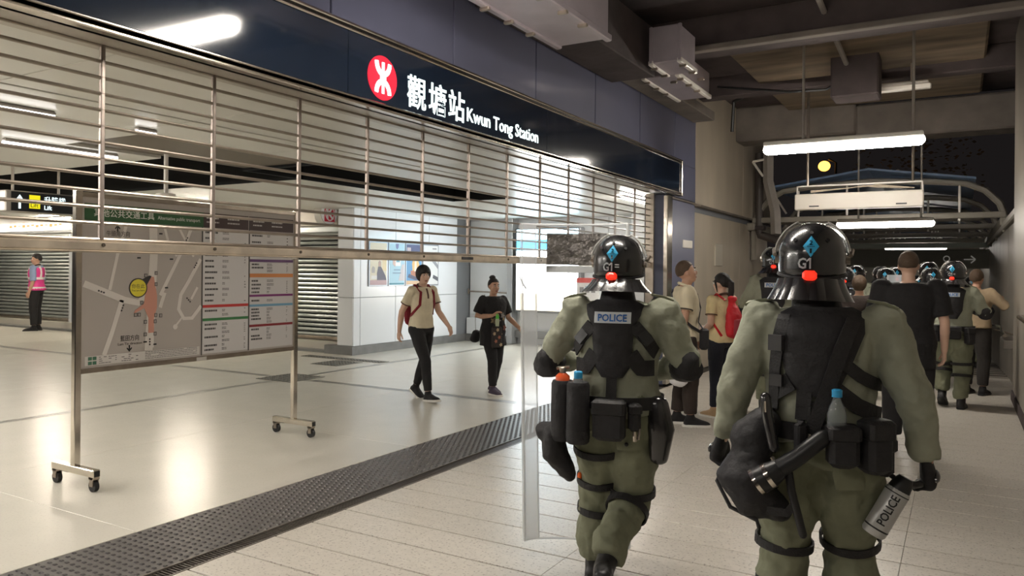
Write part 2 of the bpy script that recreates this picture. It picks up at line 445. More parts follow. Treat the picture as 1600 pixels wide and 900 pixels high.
for k in range(18):
    y = -1.77 + k * .687
    b = MB(); b.tube([GR(-3.83, y, 1.737), GR(-3.822, y, 1.737)], .010, 8); b.build('rivet', mat('rust', (.06, .045, .03), .7), br)
b = MB(); b.box((-.06, 6.2, -1.70), (.06, 6.26, 1.06)); b.build('guide_channel', m_steel, gr)
# ================================================================ concourse ceiling: glossy panels at 2.8 m with dark openings
mb = MB(); mb.box((-27, -3, 3.62), (-3.96, 16.2, 3.72))
mb.box((-7.46, 6.3, 2.799), (-7.42, 10.75, 3.62)); mb.box((-6.25, 6.3, 2.801), (-6.21, 10.75, 3.62)); mb.box((-7.42, 10.71, 2.801), (-6.25, 10.75, 3.62)); mb.box((-7.42, 6.30, 2.801), (-6.25, 6.34, 3.62)); mb.box((-26, 7.22, 2.801), (-7.42, 7.26, 3.62))
ce = tag(mb.build('ceiling', m_black), 'low glossy white concourse ceiling with dark open slots', kind='structure')
def cpan(x0, x1, y0, y1, m=m_ceil, z=2.8):
    b = MB(); b.cbox((x0 + .004, y0 + .004, z), (x1 - .004, y1 - .004, z + .05), .003); return b.build('ceiling_panel', m, ce)
ysa = [-3 + .0] + [-.39 + 1.465 * k for k in range(11)] + [16]
for a, c in zip(ysa[:-1], ysa[1:]): cpan(-5.30, -3.955, a, c)
for a, c in zip(ysa[:-1], ysa[1:]):
    cpan(-6.25, -5.335, a, c)
for a, c in ((-3, 1.2), (1.2, 4.17), (10.75, 13.4), (13.4, 16)): cpan(-7.42, -6.25, a, c)
cpan(-7.42, -6.25, 4.17, 6.3, m_brown, 2.83)
for a, c in ((-3, 1.2), (1.2, 5.2)):
    for x in range(6): cpan(-7.42 - 3.1 * (x + 1), -7.42 - 3.1 * x, a, c)
for x in range(6): cpan(-7.42 - 3.1 * (x + 1), -7.42 - 3.1 * x, 7.25, 11.3)
cpan(-9.9, -7.42, 11.3, 16)
# recessed tubes of the concourse ceiling, plus brighter ones added to light it
def in_tube(x, y0, y1, lab, m=None):
    t = thing('ceiling_tube_lamp', lab, 'lamp', (x, (y0 + y1) / 2, 2.798), 0, 'concourse tube lamps')
    h = (y1 - y0) / 2
    b = MB(); b.cbox((-.035, -h - .01, -.025), (.035, h + .01, 0), .008); b.build('lamp_tray', m_paint, t)
    b = MB(); b.tube([(0, -h, -.038), (0, h, -.038)], .020, 10, round_=True); b.build('tube', m or tube_added, t, True)
in_tube(-5.95, 1.55, 3.25, 'bright concourse ceiling tube cut by the left edge of the photo', tube_dim)
in_tube(-5.95, 3.94, 4.10, 'short stub of lit ceiling tube beside the brown ceiling panel', tube_dim)
in_tube(-7.57, 3.70, 4.78, 'lit ceiling tube hanging just above the black lift sign', tube_dim)
in_tube(-5.95, -1.6, .6, 'ceiling tube added outside the left edge to brighten the concourse, nearer row')  # unseen tubes added from here on to fill the concourse with light
in_tube(-7.57, .2, 2.4, 'ceiling tube added outside the left edge to brighten the concourse, farther row')
in_tube(-9.6, .6, 2.8, 'ceiling tube added far to the left to brighten the concourse')
in_tube(-6.8, -2.2, -.2, 'ceiling tube added behind the left edge to brighten the concourse')
in_tube(-12.5, 1.0, 3.4, 'ceiling tube added beyond the left edge, level with the lift sign')
in_tube(-16.0, 1.5, 4.2, 'ceiling tube added farthest beyond the left edge')
in_tube(-4.45, 10.9, 12.3, 'ceiling tube added just inside the right end of the grille to light the white wall')  # this tube and the next added to brighten the white wall and hoarding
in_tube(-4.45, 12.6, 14.4, 'ceiling tube added near the concourse end, behind the officer helmet')
# dome camera on a pole
t = thing('dome_camera', 'white dome security camera on a white pole under the ceiling', 'camera', (-7.06, 5.0, 2.30))
b = MB(); b.tube([(0, 0, .09), (0, 0, .55)], .022, 10); b.build('pole', m_fix, t, True)
b = MB(); b.loft([(0, 0, .09, .06, .06), (0, 0, .085, .095, .095), (0, 0, .03, .10, .10), (0, 0, .02, .09, .09)]); b.build('housing', m_fix, t, True)
b = MB(); b.ball((0, 0, .02), (.075, .075, .055)); b.build('dome', mat('smoked_dome', (.05, .05, .05), .1, coat=1), t, True)
# hanging lift sign
t = thing('lift_sign', 'black hanging sign with white arrow, yellow square and the word Lift', 'sign', (-9.4, 4.99, 2.25))
b = MB(); b.cbox((-.09, -.42, 0), (.09, .40, .245), .012); b.build('sign_case', mat('sign_case_grey', (.36, .33, .29), .4, metal=.4), t)
b = MB(); b.box((.085, -.36, .012), (.095, .385, .232)); b.build('sign_face', m_blackp, t)
wg = glow('pictogram_white', (.80, .97, 1.0), 1.6)
b = MB(); b.prism([(-.012, .04), (.012, .04), (.012, .15), (.035, .15), (0, .20), (-.035, .15), (-.012, .15)], 0, .004, lambda x, y, h: (.095 + h, -.27 + x, y)); b.build('arrow', wg, t)
b = MB(); b.box((.095, -.165, .05), (.099, -.045, .205)); ys_ = b.build('yellow_square', glow('sign_yellow', (.95, .83, .02), 1.0), t)
put_text('Lift', .07, m_blackp, (.0995, -.155, .065), FACE_X, ys_, 'lift_pictogram', extrude=.001)
put_text('升降機', .085, wg, (.096, .0, .13), FACE_X, t, 'chinese_lettering', extrude=.001, bold=.001)
put_text('Lift', .07, wg, (.096, .0, .045), FACE_X, t, 'english_lettering', extrude=.001, bold=.001)
for y in (-.30, .22):
    b = MB(); b.tube([(0, y, .24), (0, y, 1.35)], .016, 8); b.build('hanger_pole', m_steel, t, True)
# ================================================================ concourse walls
mb = MB(); mb.box((-10.3, 11.02, 0), (-9.915, 15.1, 2.86))
ww = tag(mb.build('wall_back', m_wjoint), 'white panelled concourse wall carrying the row of posters', kind='structure')
yy = [11.0, 11.19, 12.25, 13.38, 14.45]
for a, c in zip(yy[:-1], yy[1:]):
    for z0, z1 in ((.17, 1.085), (1.095, 2.80)):
        b = MB(); b.cbox((-9.93, a + .004, z0), (-9.90, c - .004, z1), .004); b.build('wall_panel', m_white, ww)
for z0, z1 in ((.17, 1.085), (1.095, 2.80)):
    b = MB(); b.cbox((-10.30, 10.985, z0), (-9.905, 11.03, z1), .012); b.build('wall_panel', m_white, ww)
b = MB(); b.box((-10.6, 10.96, 0), (-9.885, 14.95, .165)); b.build('plinth', m_plinth, ww)
# hoarding behind the second woman
mb = MB(); mb.box((-9.9, 15.0, 0), (-3.9, 15.1, 2.86)); 
hd = tag(mb.build('wall_back', m_sheet), 'white sheeted hoarding at the far end of the concourse', kind='structure')
for a, c in ((-9.88, -8.72), (-8.5, -6.4), (-6.38, -5.2), (-5.18, -4.0)):
    b = MB(); b.cbox((a, 14.965, .62), (c, 15.0, 2.78), .006); b.build('hoarding_sheet', m_sheet, hd)
b = MB(); b.box((-9.9, 14.80, 0), (-8.72, 15.0, .165)); b.build('plinth', m_plinth, hd)
b = MB(); b.cbox((-9.88, 14.82, .165), (-8.72, 15.0, .54), .01); b.build('low_boxing', m_white, hd)
b = MB(); b.tube([(-9.85, 14.86, 1.15), (-8.7, 14.86, 1.13)], .018, 8); b.tube([(-9.85, 14.86, 1.09), (-9.85, 14.86, 1.21)], .02, 8); b.build('barrier_rail', m_steel, hd, True)
b = MB(); b.cbox((-8.74, 14.72, 0), (-8.60, 14.98, 2.8), .01); b.build('door_post', mat('post_grey', (.46, .47, .48), .35, metal=.4), hd)
b = MB(); b.cbox((-8.6, 14.85, .14), (-6.9, 14.98, .30), .01); b.build('sill', m_plinth, hd)
b = MB(); b.cbox((-5.65, 14.3, 0), (-5.0, 14.9, 2.8), .03); b.build('column', mat('column_steel', (.50, .50, .50), .28, metal=.5), hd)
# lit advertisement panel
t = thing('advertising_panel', 'tall bright backlit advertisement beside the hoarding at the concourse end', 'light box', (-7.72, 14.75, .72))
b = MB(); b.cbox((-.80, -.05, 0), (.80, .18, 1.86), .02); b.build('case', mat('panel_case_grey', (.22, .22, .23), .4, metal=.5), t)
def adface(x0, x1, z0, z1, col, s, nm):
    b = MB(); b.box((x0, -.058, z0), (x1, -.05, z1)); b.build('poster_print', glow(nm, col, s), t)
adface(-.75, .75, .98, 1.36, (.80, .93, 1.0), 15, 'poster_middle')
adface(-.75, .75, 1.36, 1.60, (.08, .55, .95), 5, 'poster_blue_band')
adface(-.75, .75, 1.60, 1.82, (.55, .85, 1.0), 10, 'poster_top')
adface(-.75, .75, .42, .98, (.95, .94, .92), 12, 'poster_lower')
adface(-.75, .75, .05, .42, (.90, .80, .62), 4, 'poster_foot')
b = MB(); b.prism(strip([(-.68, .80), (-.60, .66), (-.5, .52)], .02, .04), 0, .004, lambda x, y, h: (x, -.058 - h, y)); b.build('poster_stroke', mat('poster_dark', (.05, .07, .1), .6), t)
# notice with red heading
t = thing('notice', 'small white notice with red heading behind the shield', 'notice', (-6.55, 14.3, 0))
b = MB(); b.tube([(0, 0, 0), (0, 0, 1.0)], .018, 8); b.loft([(0, 0, 0, .16, .16), (0, 0, .02, .15, .15)]); b.build('stand', m_steel, t, True)
b = MB(); b.cbox((-.25, -.02, .98), (.25, .01, 1.50), .006); b.build('plate', mat('notice_white', (.75, .72, .70), .4), t)
b = MB(); b.box((-.25, -.025, 1.40), (.25, -.02, 1.50)); b.build('heading', mat('notice_red', (.62, .03, .02), .4), t)
for k in range(3):
    b = MB(); b.box((-.18 + .13 * k, -.024, 1.20), (-.09 + .13 * k, -.02, 1.31 + .02 * (k % 2))); b.build('printed_mark', mat('mark_grey', (.16, .15, .15), .6), t)
# ================================================================ posters on the white wall
def poster(y0, y1, label, paint):
    t = thing('poster', label, 'poster', (-9.90, y0, 1.30), 0, 'posters on the white concourse wall')
    w, h = y1 - y0, .885
    b = MB(); b.cbox((0, 0, 0), (.025, w, h), .004); b.build('frame', mat('poster_frame_grey', (.30, .32, .34), .35, metal=.5), t)
    def R(c, x0, x1, z0, z1, nm='poster_print', d=.027):
        b = MB(); b.box((.024, x0 * w, z0 * h), (d, x1 * w, z1 * h)); b.build(nm, mat('print_%02d_%02d_%02d' % tuple(int(q * 99) for q in c), c, .45), t)
    def P(c, poly, d=.029, nm='poster_figure'):
        b = MB(); b.prism(poly, .024, d, lambda x, y, hh: (hh, x * w, y * h)); b.build(nm, mat('print_%02d_%02d_%02d' % tuple(int(q * 99) for q in c), c, .45), t)
    paint(R, P)
def pa(R, P):
    R((.75, .70, .55), .06, .94, .03, .97); R((.55, .38, .40), .06, .94, .03, .14, d=.028); R((.80, .66, .40), .7, .94, .35, .75, d=.0275)
    P((.10, .09, .13), [(.42, .14), (.92, .14), (.86, .24), (.68, .40), (.62, .44), (.48, .44), (.42, .30)], .029)
    P((.50, .36, .30), [(.50, .44), (.62, .44), (.63, .54), (.56, .58), (.49, .54)], .030); R((.85, .84, .8), .12, .46, .16, .24, d=.0285)
    P((.45, .42, .40), [(.14, .3), (.3, .3), (.3, .42), (.2, .45), (.14, .4)], .0285)
def pb(R, P):
    R((.42, .66, .80), .05, .95, .03, .97); R((.08, .30, .40), .05, .95, .03, .07, d=.028)
    R((.88, .88, .90), .40, .72, .46, .80, d=.028); R((.15, .4, .5), .46, .66, .55, .74, d=.029)
    P((.70, .50, .44), [(.25, .50), (.40, .44), (.42, .62), (.32, .70), (.24, .62)], .0285); R((.18, .28, .42), .25, .75, .29, .31, d=.0285); R((.18, .28, .42), .32, .7, .36, .38, d=.0285)
    P((.18, .20, .42), [(.42, .97), (.44, .88), (.5, .84), (.58, .88), (.6, .97)], .0285); P((.62, .58, .60), [(.6, .12), (.95, .12), (.95, .5), (.8, .5)], .0278)
def pc(R, P):
    R((.12, .34, .62), .05, .95, .03, .97); R((.09, .10, .22), .05, .95, .74, .97, d=.028); R((.55, .45, .50), .08, .3, .78, .90, d=.029)
    P((.85, .55, .20), [(.42, .30), (.8, .24), (.85, .46), (.66, .72), (.48, .72), (.38, .52)], .0285); P((.45, .18, .10), [(.3, .18), (.95, .18), (.85, .34), (.3, .36)], .029)
    R((.75, .52, .32), .05, .95, .03, .12, d=.0288); P((.88, .82, .70), [(.52, .34), (.66, .34), (.64, .66), (.54, .66)], .0295); P((.07, .08, .15), [(.12, .2), (.6, .13), (.9, .16), (.2, .28)], .03)
def pd(R, P):
    R((.80, .80, .80), .05, .95, .03, .97); P((.35, .36, .40), [(.5, .62), (.95, .40), (.95, .50), (.6, .70)], .0285); P((.12, .12, .14), [(.62, .18), (.95, .10), (.95, .2), (.66, .26)], .0285); R((.3, .3, .32), .6, .85, .88, .91, d=.028)
poster(11.40, 11.97, 'cream poster with a dark suited figure, leftmost of the four wall posters', pa)
poster(11.99, 12.52, 'light blue poster showing a white phone, second of the wall posters', pb)
poster(12.54, 13.10, 'blue and orange poster, third of the four wall posters', pc)
poster(13.12, 13.70, 'white poster with grey strokes behind the head of the polo shirt woman', pd)
# ================================================================ shop front with corrugated shutters
mb = MB(); mb.box((-26.5, 11.42, 0), (-10.3, 11.7, 2.86))
sh = tag(mb.build('wall_back', mat('shop_wall', (.40, .39, .36), .5)), 'closed shop front beyond the concourse with grey roller shutters', kind='structure')
def shutter(x0, x1, label, post=True):
    t = thing('roller_shutter', label, 'shutter', ((x0 + x1) / 2, 11.40, .28), 0, 'closed grey shop shutters')
    h = (x1 - x0) / 2; b = MB(); pr_ = []
    n = int(2.2 / .092)
    for k in range(n):
        z = k * .092
        pr_ += [(0, z), (-.030, z + .012), (-.042, z + .040), (-.030, z + .066), (0, z + .076)]
    vs = []; fs = []
    for (y, z) in pr_: vs += [(-h, y, z), (h, y, z)]
    for k in range(len(pr_) - 1): fs.append((2 * k, 2 * k + 1, 2 * k + 3, 2 * k + 2))
    b.add(vs, fs); b.box((-h, .0, 0), (h, .02, 2.2)); tag(b.build('slat_curtain', m_shut, t, True), kind='stuff')
    b = MB(); b.cbox((-h, -.05, -.06), (h, .02, 0), .01); b.build('bottom_bar', m_steel, t)
    if post:
        b = MB(); b.cbox((h, -.07, -.28), (h + .10, .02, 2.2), .01); b.build('guide_post', mat('guide_white', (.62, .64, .66), .3, metal=.3), t)
shutter(-26.3, -19.95, 'grey corrugated shutter behind the man in the pink vest')
shutter(-19.8, -13.2, 'grey corrugated shutter mostly hidden behind the transport map board')
shutter(-13.0, -10.62, 'narrow grey corrugated shutter between map board and white wall', False)
b = MB(); b.box((-26.5, 11.2, 0), (-10.3, 11.42, .20)); b.build('shop_sill', mat('sill_cream', (.52, .49, .43), .4), sh)
b = MB(); b.box((-26.5, 11.02, 0), (-10.62, 11.2, .05)); b.build('shop_step', m_plinth, sh)
b = MB(); b.cbox((-26.5, 11.33, 2.52), (-19.85, 11.42, 2.60), .01); b.build('header_band', m_plinth, sh)
b = MB(); b.cbox((-19.8, 11.30, 2.50), (-10.62, 11.42, 2.80), .01); b.build('header_band', mat('header_cream', (.68, .62, .53), .35), sh)
t = thing('shop_sign', 'bright white lit shop sign with orange marks above the far left shutter', 'sign', (-22.9, 11.36, 2.60))
b = MB(); b.cbox((-3.5, -.10, 0), (3.05, .06, .19), .01); b.build('light_box', glow('shop_sign_white', (1, .93, .80), 2.6), t)
b = MB()
for k in range(12): b.box((.2 + k * .22, -.106, .085 + .02 * (k % 3)), (.33 + k * .22, -.10, .15 + .012 * (k % 2)))
b.build('orange_marks', glow('shop_orange', (1, .38, .14), 1.6), t)
# round projecting shop sign
t = thing('round_shop_sign', 'round white projecting shop sign with red letter K emblem', 'sign', (-10.62, 11.08, 2.72))
b = MB(); b.tube([(-.17, 0, 0), (0, 0, 0)], .235, 32); b.build('drum', mat('drum_white', (.70, .67, .62), .4), t, True)
b = MB(); b.tube([(0, 0, 0), (.008, 0, 0)], .215, 32); b.build('face', mat('face_white', (.82, .80, .78), .35, emit=.12), t)
rk = mat('emblem_red', (.60, .03, .06), .4, emit=.1)
b = MB(); b.cbox((.008, -.135, -.165), (.013, .145, .165), .002); b.build('red_square', rk, t)
b = MB(); n = 32
ro = [(.128 * cos(2 * pi * k / n), .150 * sin(2 * pi * k / n)) for k in range(n)]; ri = [(.105 * cos(2 * pi * k / n), .128 * sin(2 * pi * k / n)) for k in range(n)]
b.add([(.016, .005 + x, y) for x, y in ro] + [(.016, .005 + x, y) for x, y in ri], [(k, (k + 1) % n, n + (k + 1) % n, n + k) for k in range(n)])
b.build('white_ring', mat('face_white2', (.82, .80, .78), .35, emit=.12), t)
put_text('K', .30, mat('face_white2'), (.016, .005, -.105), FACE_X, t, 'letter', extrude=.002, bold=.008, align='CENTER')
b = MB(); b.tube([(-.09, 0, 0), (-.09, .34, 0)], .03, 8); b.build('bracket', m_plinth, t, True)
for i, x in enumerate((-13.4, -18.2, -21.8)):
    t = thing('shop_downlight', ['warm downlight above the map board', 'warm downlight at the middle of the shop front', 'warm downlight above the man in the pink vest'][i], 'lamp', (x, 10.0, 2.797), 0, 'shop front downlights')
    b = MB(); b.cbox((-.65, -.06, -.03), (.65, .06, 0), .01); b.build('tray', m_fix, t)
    b = MB(); b.tube([(-.6, 0, -.04), (.6, 0, -.04)], .03, 8, round_=True); b.build('tube', glow('warm_tube', (1, .90, .74), LAMP_IN * 1.0), t, True)
# ================================================================ walkway ceiling, beams
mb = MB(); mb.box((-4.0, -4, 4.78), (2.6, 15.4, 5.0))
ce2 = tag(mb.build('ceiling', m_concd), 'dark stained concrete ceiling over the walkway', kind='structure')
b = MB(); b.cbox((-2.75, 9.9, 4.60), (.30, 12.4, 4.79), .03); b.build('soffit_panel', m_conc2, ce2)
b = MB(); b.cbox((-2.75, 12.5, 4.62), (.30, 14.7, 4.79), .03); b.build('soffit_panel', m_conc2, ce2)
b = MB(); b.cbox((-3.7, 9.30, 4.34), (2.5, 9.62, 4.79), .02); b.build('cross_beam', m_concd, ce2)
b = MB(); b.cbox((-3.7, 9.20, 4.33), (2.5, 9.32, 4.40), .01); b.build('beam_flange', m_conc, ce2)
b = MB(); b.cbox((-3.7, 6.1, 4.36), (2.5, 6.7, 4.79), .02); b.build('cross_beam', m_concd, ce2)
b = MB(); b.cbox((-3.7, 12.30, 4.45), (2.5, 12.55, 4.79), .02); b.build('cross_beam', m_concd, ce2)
b = MB(); b.cbox((-3.72, 14.75, 4.13), (-1.60, 15.4, 4.78), .03); b.build('edge_beam', m_conc, ce2)
b = MB(); b.cbox((-1.60, 14.75, 4.02), (2.5, 15.4, 4.62), .03); b.build('edge_beam', m_conc, ce2)
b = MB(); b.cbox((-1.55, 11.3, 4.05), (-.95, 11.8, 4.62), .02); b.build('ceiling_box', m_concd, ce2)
b = MB(); b.tube([(-1.35, 7.0, 4.74), (-1.35, 11.3, 4.50)], .035, 8); b.build('conduit', m_paint, ce2, True)
b = MB(); b.tube([(-3.3, 12.0, 4.55), (-2.2, 12.0, 4.35), (-1.7, 12.0, 4.33), (-1.55, 12.02, 4.42)], .02, 6); b.build('cable', m_blackp, ce2, True)
b = MB(); b.tube([(-3.45, 13.5, 4.1), (-3.40, 13.4, 4.6), (-2.9, 13.2, 4.75)], .03, 8); b.build('cable', m_blackp, ce2, True)
t = thing('unlit_batten', 'slim unlit white batten lamp under the stained concrete soffit', 'lamp', (-1.0, 12.1, 4.22))
b = MB(); b.cbox((-.65, -.05, 0), (.65, .05, .07), .012); b.build('batten', m_fix, t)
b = MB(); b.cbox((-.62, -.12, .07), (.62, .12, .10), .01); b.build('reflector', m_paint, t)
for x in (-.4, .4):
    b = MB(); b.tube([(x, 0, .1), (x, 0, .40)], .014, 6); b.build('hanger', m_steel, t)
# tube lamps hung over the walkway
tube_far = glow('footbridge_tube_light', (1.0, .93, .84), 24)
def out_lamp(x0, x1, y, z, label, top=4.78, m=None, rods=None):
    c = (x0 + x1) / 2; h = (x1 - x0) / 2
    t = thing('hanging_tube_lamp', label, 'lamp', (c, y, z), 0, 'tube lamps hung along the walkway')
    b = MB(); b.cbox((-h, -.10, .035), (h, .10, .10), .012); b.build('housing', m_fix, t)
    b = MB(); b.tube([(-h + .05, 0, 0), (h - .05, 0, 0)], .068, 14, round_=True); b.build('diffuser', m or tube_out, t, True)
    for x in (rods or (-h * .55, h * .75)):
        b = MB(); b.tube([(x, 0, .08), (x, 0, top - z)], .017, 8); b.build('rod', m_paint, t, True)
out_lamp(-2.25, -.38, 10.5, 3.265, 'big bright tube lamp hung nearest over the helmets', rods=(-.45, .82))
out_lamp(-2.8, -.95, 3.6, 3.32, 'tube lamp over the walkway above the top of the photo')
out_lamp(-2.8, -.95, -1.6, 3.32, 'tube lamp over the walkway behind the viewer', m=glow('walkway_tube_old', (1.0, .92, .82), LAMP_OUT * .55))
out_lamp(-1.94, -.385, 15.2, 2.53, 'second bright tube lamp, before the footbridge canopy', 4.04, tube_far)
out_lamp(-1.95, -.33, 26, 2.43, 'farthest bright tube lamp above the man in the black shirt', 2.9, tube_far)
out_lamp(-2.1, -.4, 33, 2.3, 'tube lamp at the far end of the footbridge', 2.9, tube_far)
# unlit box sign hung on rods, seen from behind
t = thing('hanging_light_box', 'white unlit box sign hung on two rods under the beam', 'sign', (-1.40, 13.2, 2.66))
b = MB(); b.cbox((-.93, -.08, 0), (.93, .08, .26), .015); bx_ = b.build('case', mat('box_white', (.72, .66, .58), .35), t)
for x in (-.63, .63):
    b = MB(); b.box((x - .075, -.085, .045), (x + .075, -.078, .065)); b.build('slot', m_blackp, bx_)
b = MB(); b.box((-.91, -.02, .38), (.92, .02, .40))
for x in (-.91, .90): b.box((x, -.02, .26), (x + .02, .02, .40))
b.build('hanger_frame', m_fix, t)
for x in (-.74, .78):
    b = MB(); b.tube([(x, 0, .39), (x, 0, 2.0)], .022, 8); b.build('rod', m_steel, t, True)
for q in (0, .07, .13):
    b = MB(); b.tube([(-.7, .03, .29 + q * .2), (-.2, .02, .33), (.1 + q, .0, .36), (.3, .01, .33 + q * .3), (.8, .03, .30)], .010, 6); b.build('cable', mat('cable_cream', (.55, .48, .38), .5), t, True)
# ================================================================ boxed services along the facade
def duct(name, label, x0, x1, y0, y1, z0, z1, m=None, lugs=True):
    t = thing(name, label, 'duct', ((x0 + x1) / 2, (y0 + y1) / 2, z0), 0, 'boxed services under the walkway ceiling')
    w, l, h = (x1 - x0) / 2, (y1 - y0) / 2, z1 - z0
    b = MB(); b.cbox((-w, -l, 0), (w, l, h), .012); b.build('duct_body', m or m_galv, t)
    if lugs:
        for s in (-1, 1):
            b = MB(); b.cbox((s * w - .028, -l - .012, -.022), (s * w + .028, l + .012, .035), .008); b.build('edge_angle', m_fix if z0 > 3.8 else m_galv, t)
            b = MB(); b.cbox((s * w - .02, -l - .014, 0), (s * w + .02, -l + .02, h), .006); b.build('corner_angle', m_galv, t)
            for k in range(max(3, int(l * 2 / .34))):
                y = -l + .1 + k * .34
                b = MB(); b.cbox((s * w - .04, y, -.045), (s * w + .04, y + .035, -.015), .006); b.build('clip', m_steel, t)
    return t
duct('service_duct', 'large pale metal duct at the top edge over the station sign', -2.98, -2.52, 1.5, 5.86, 3.55, 4.15)
duct('service_duct', 'pale metal cube shaped duct end hanging beyond the large duct', -2.99, -2.66, 8.15, 8.72, 3.95, 4.36)
duct('service_duct', 'flat metal duct with bright clips against the concrete wall', -3.32, -2.90, 8.80, 10.15, 3.97, 4.30)
duct('service_duct', 'dark trunk duct tight against the blue cladding', -3.68, -3.12, 5.6, 8.65, 3.93, 4.5, m_concd, False)
duct('service_duct', 'dark upper trunk duct in the corner over the sign', -3.68, -3.06, 1.0, 5.58, 4.05, 4.6, m_concd, False)
b = MB(); b.cbox((-3.69, 8.65, 4.02), (-3.34, 12.0, 4.16), .01); b.build('ledge', m_conc, wl)
# ================================================================ beige wall beyond the shutter
mb = MB(); mb.box((-4.1, 12.2, -.1), (-3.79, 17.9, 4.8))
w2 = tag(mb.build('wall_left', m_wjoint), 'beige stone clad wall beyond the blue column', kind='structure')
for a, c in ((12.2, 15.36), (15.36, 17.9)):
    b = MB(); b.cbox((-3.80, a + .006, .0), (-3.76, c - .006, 2.62), .004); b.build('stone_panel', m_beige, w2)
    b = MB(); b.cbox((-3.80, a + .006, 2.75), (-3.70, c - .006, 4.78), .004); b.build('stone_panel', m_beige, w2)
b = MB(); b.cbox((-3.80, 12.2, 2.715), (-3.69, 17.9, 2.75), .006); b.build('ledge', m_conc, w2)
b = MB(); b.cbox((-3.765, 13.55, 1.75), (-3.73, 14.0, 2.15), .006); b.build('access_cover', mat('cover', (.50, .46, .38), .4), w2)
b = MB(); b.cbox((-3.65, 11.25, 2.0), (-3.585, 11.7, 2.12), .006); b.build('junction_box', m_fix, w2)
# steel canopy post at the wall end
t = thing('canopy_post', 'grey cranked steel post at the end of the beige wall', 'post', (-3.25, 15.6, 2.3))
b = MB(); b.tube([(-.02, 0, 1.85), (-.02, 0, 1.15), (.12, 0, .55), (.14, 0, .1)], .10, 4, up=(0, 1, 0)); b.build('post', m_paint, t)
b = MB(); b.tube([(-.32, 0, 1.55), (.0, 0, 1.60)], .025, 6); b.tube([(-.32, 0, 1.55), (-.12, 0, 1.25)], .025, 6); b.build('bracket', m_fix, t)
b = MB(); b.tube([(.05, .05, .95), (.32, .05, .5)], .02, 6); b.build('brace', m_paint, t)
t = thing('drain_pipe', 'dark drain pipe cranked round the end of the beige wall', 'pipe', (-3.45, 16.2, -.2))
b = MB(); b.tube([(-.12, 0, 4.3), (-.12, 0, 2.75), (-.10, 0, 2.62), (.25, 0, 2.50), (.32, 0, 2.38), (.32, 0, -.0)], .085, 10); b.build('pipe', mat('pipe_dark', (.075, .062, .055), .45), t, True)
b = MB(); b.cbox((-.24, -.12, 2.72), (.0, .12, 2.80), .01); b.build('collar', m_concd, t)
# ================================================================ right side wall
mb = MB(); mb.box((.66, -4, -.12), (1.3, 12.0, 4.8))
wr = tag(mb.build('wall_right', m_wall_r), 'grey pillar wall along the right edge of the walkway', kind='structure')
for a, c in ((-1, 2.4), (2.4, 5.6), (5.6, 8.8), (8.8, 12.0)):
    b = MB(); b.cbox((.62, a + .01, .12), (.67, c - .01, 4.78), .006); b.build('wall_panel', m_wall_r, wr)
b = MB(); b.box((.60, -4, 0), (.66, 12.0, .12)); b.build('skirting', m_concd, wr)
mb = MB(); mb.box((.74, 12.0, -1.6), (1.0, 40, 2.45))
wr2 = tag(mb.build('wall_right', m_wall_r), 'grey footbridge side wall with handrail behind the officers', kind='structure')
for k in range(7):
    b = MB(); b.cbox((.70, 12.02 + k * 3.0, -1.4), (.745, 14.98 + k * 3.0, 2.42), .008); b.build('wall_panel', m_wall_r, wr2)
b = MB(); b.cbox((.64, 12.0, 2.44), (1.02, 40, 2.56), .02); b.build('eaves_beam', mat('eaves_pale', (.46, .43, .38), .4), wr2)
t = thing('handrail', 'steel handrail sloping down along the right footbridge wall', 'handrail', (.55, 13, 0))
b = MB(); b.tube([(.0, -.55, .80), (.0, .1, .80), (0, .5, .86), (0, 8, .48), (0, 16, .05)], .024, 8); b.build('rail', m_chrome, t, True)
for y in (.3, 3, 6, 9):
    b = MB(); b.tube([(0, y, .82 - .05 * y), (.16, y, .78 - .05 * y)], .014, 6); b.build('bracket', m_steel, t, True)
b = MB(); b.cbox((-.02, -.6, .62), (.14, .2, .74), .01); b.build('rail_end_box', m_paint, t)
t = thing('handrail', 'short steel handrail at the right edge of the photo', 'handrail', (.56, 9.2, 0))
b = MB(); b.tube([(0, -2.5, 1.18), (0, .6, 1.18), (.06, .75, 1.18)], .024, 8); b.build('rail', m_chrome, t, True)
for y in (-2, -.2):
    b = MB(); b.tube([(0, y, 1.16), (.06, y, 1.12)], .014, 6); b.build('bracket', m_steel, t, True)
# pale loudspeaker plates high on the right
for i, (y, z, lab) in enumerate(((8.0, 4.02, 'pale wall speaker high at the top right corner'), (7.6, 3.62, 'pale wall speaker below another at the right edge'))):
    t = thing('wall_speaker', lab, 'speaker', (.58, y, z), 0, 'pale speakers at the top right')
    b = MB(); b.loft([(0, 0, 0, .05, .10), (0, 0, .03, .065, .12), (-.01, 0, .38, .08, .12), (0, 0, .42, .06, .10)]); b.build('horn', mat('speaker_cream', (.45, .41, .36), .5), t, True)
    b = MB(); b.box((0, -.03, .15), (.10, .03, .25)); b.build('bracket', m_steel, t)
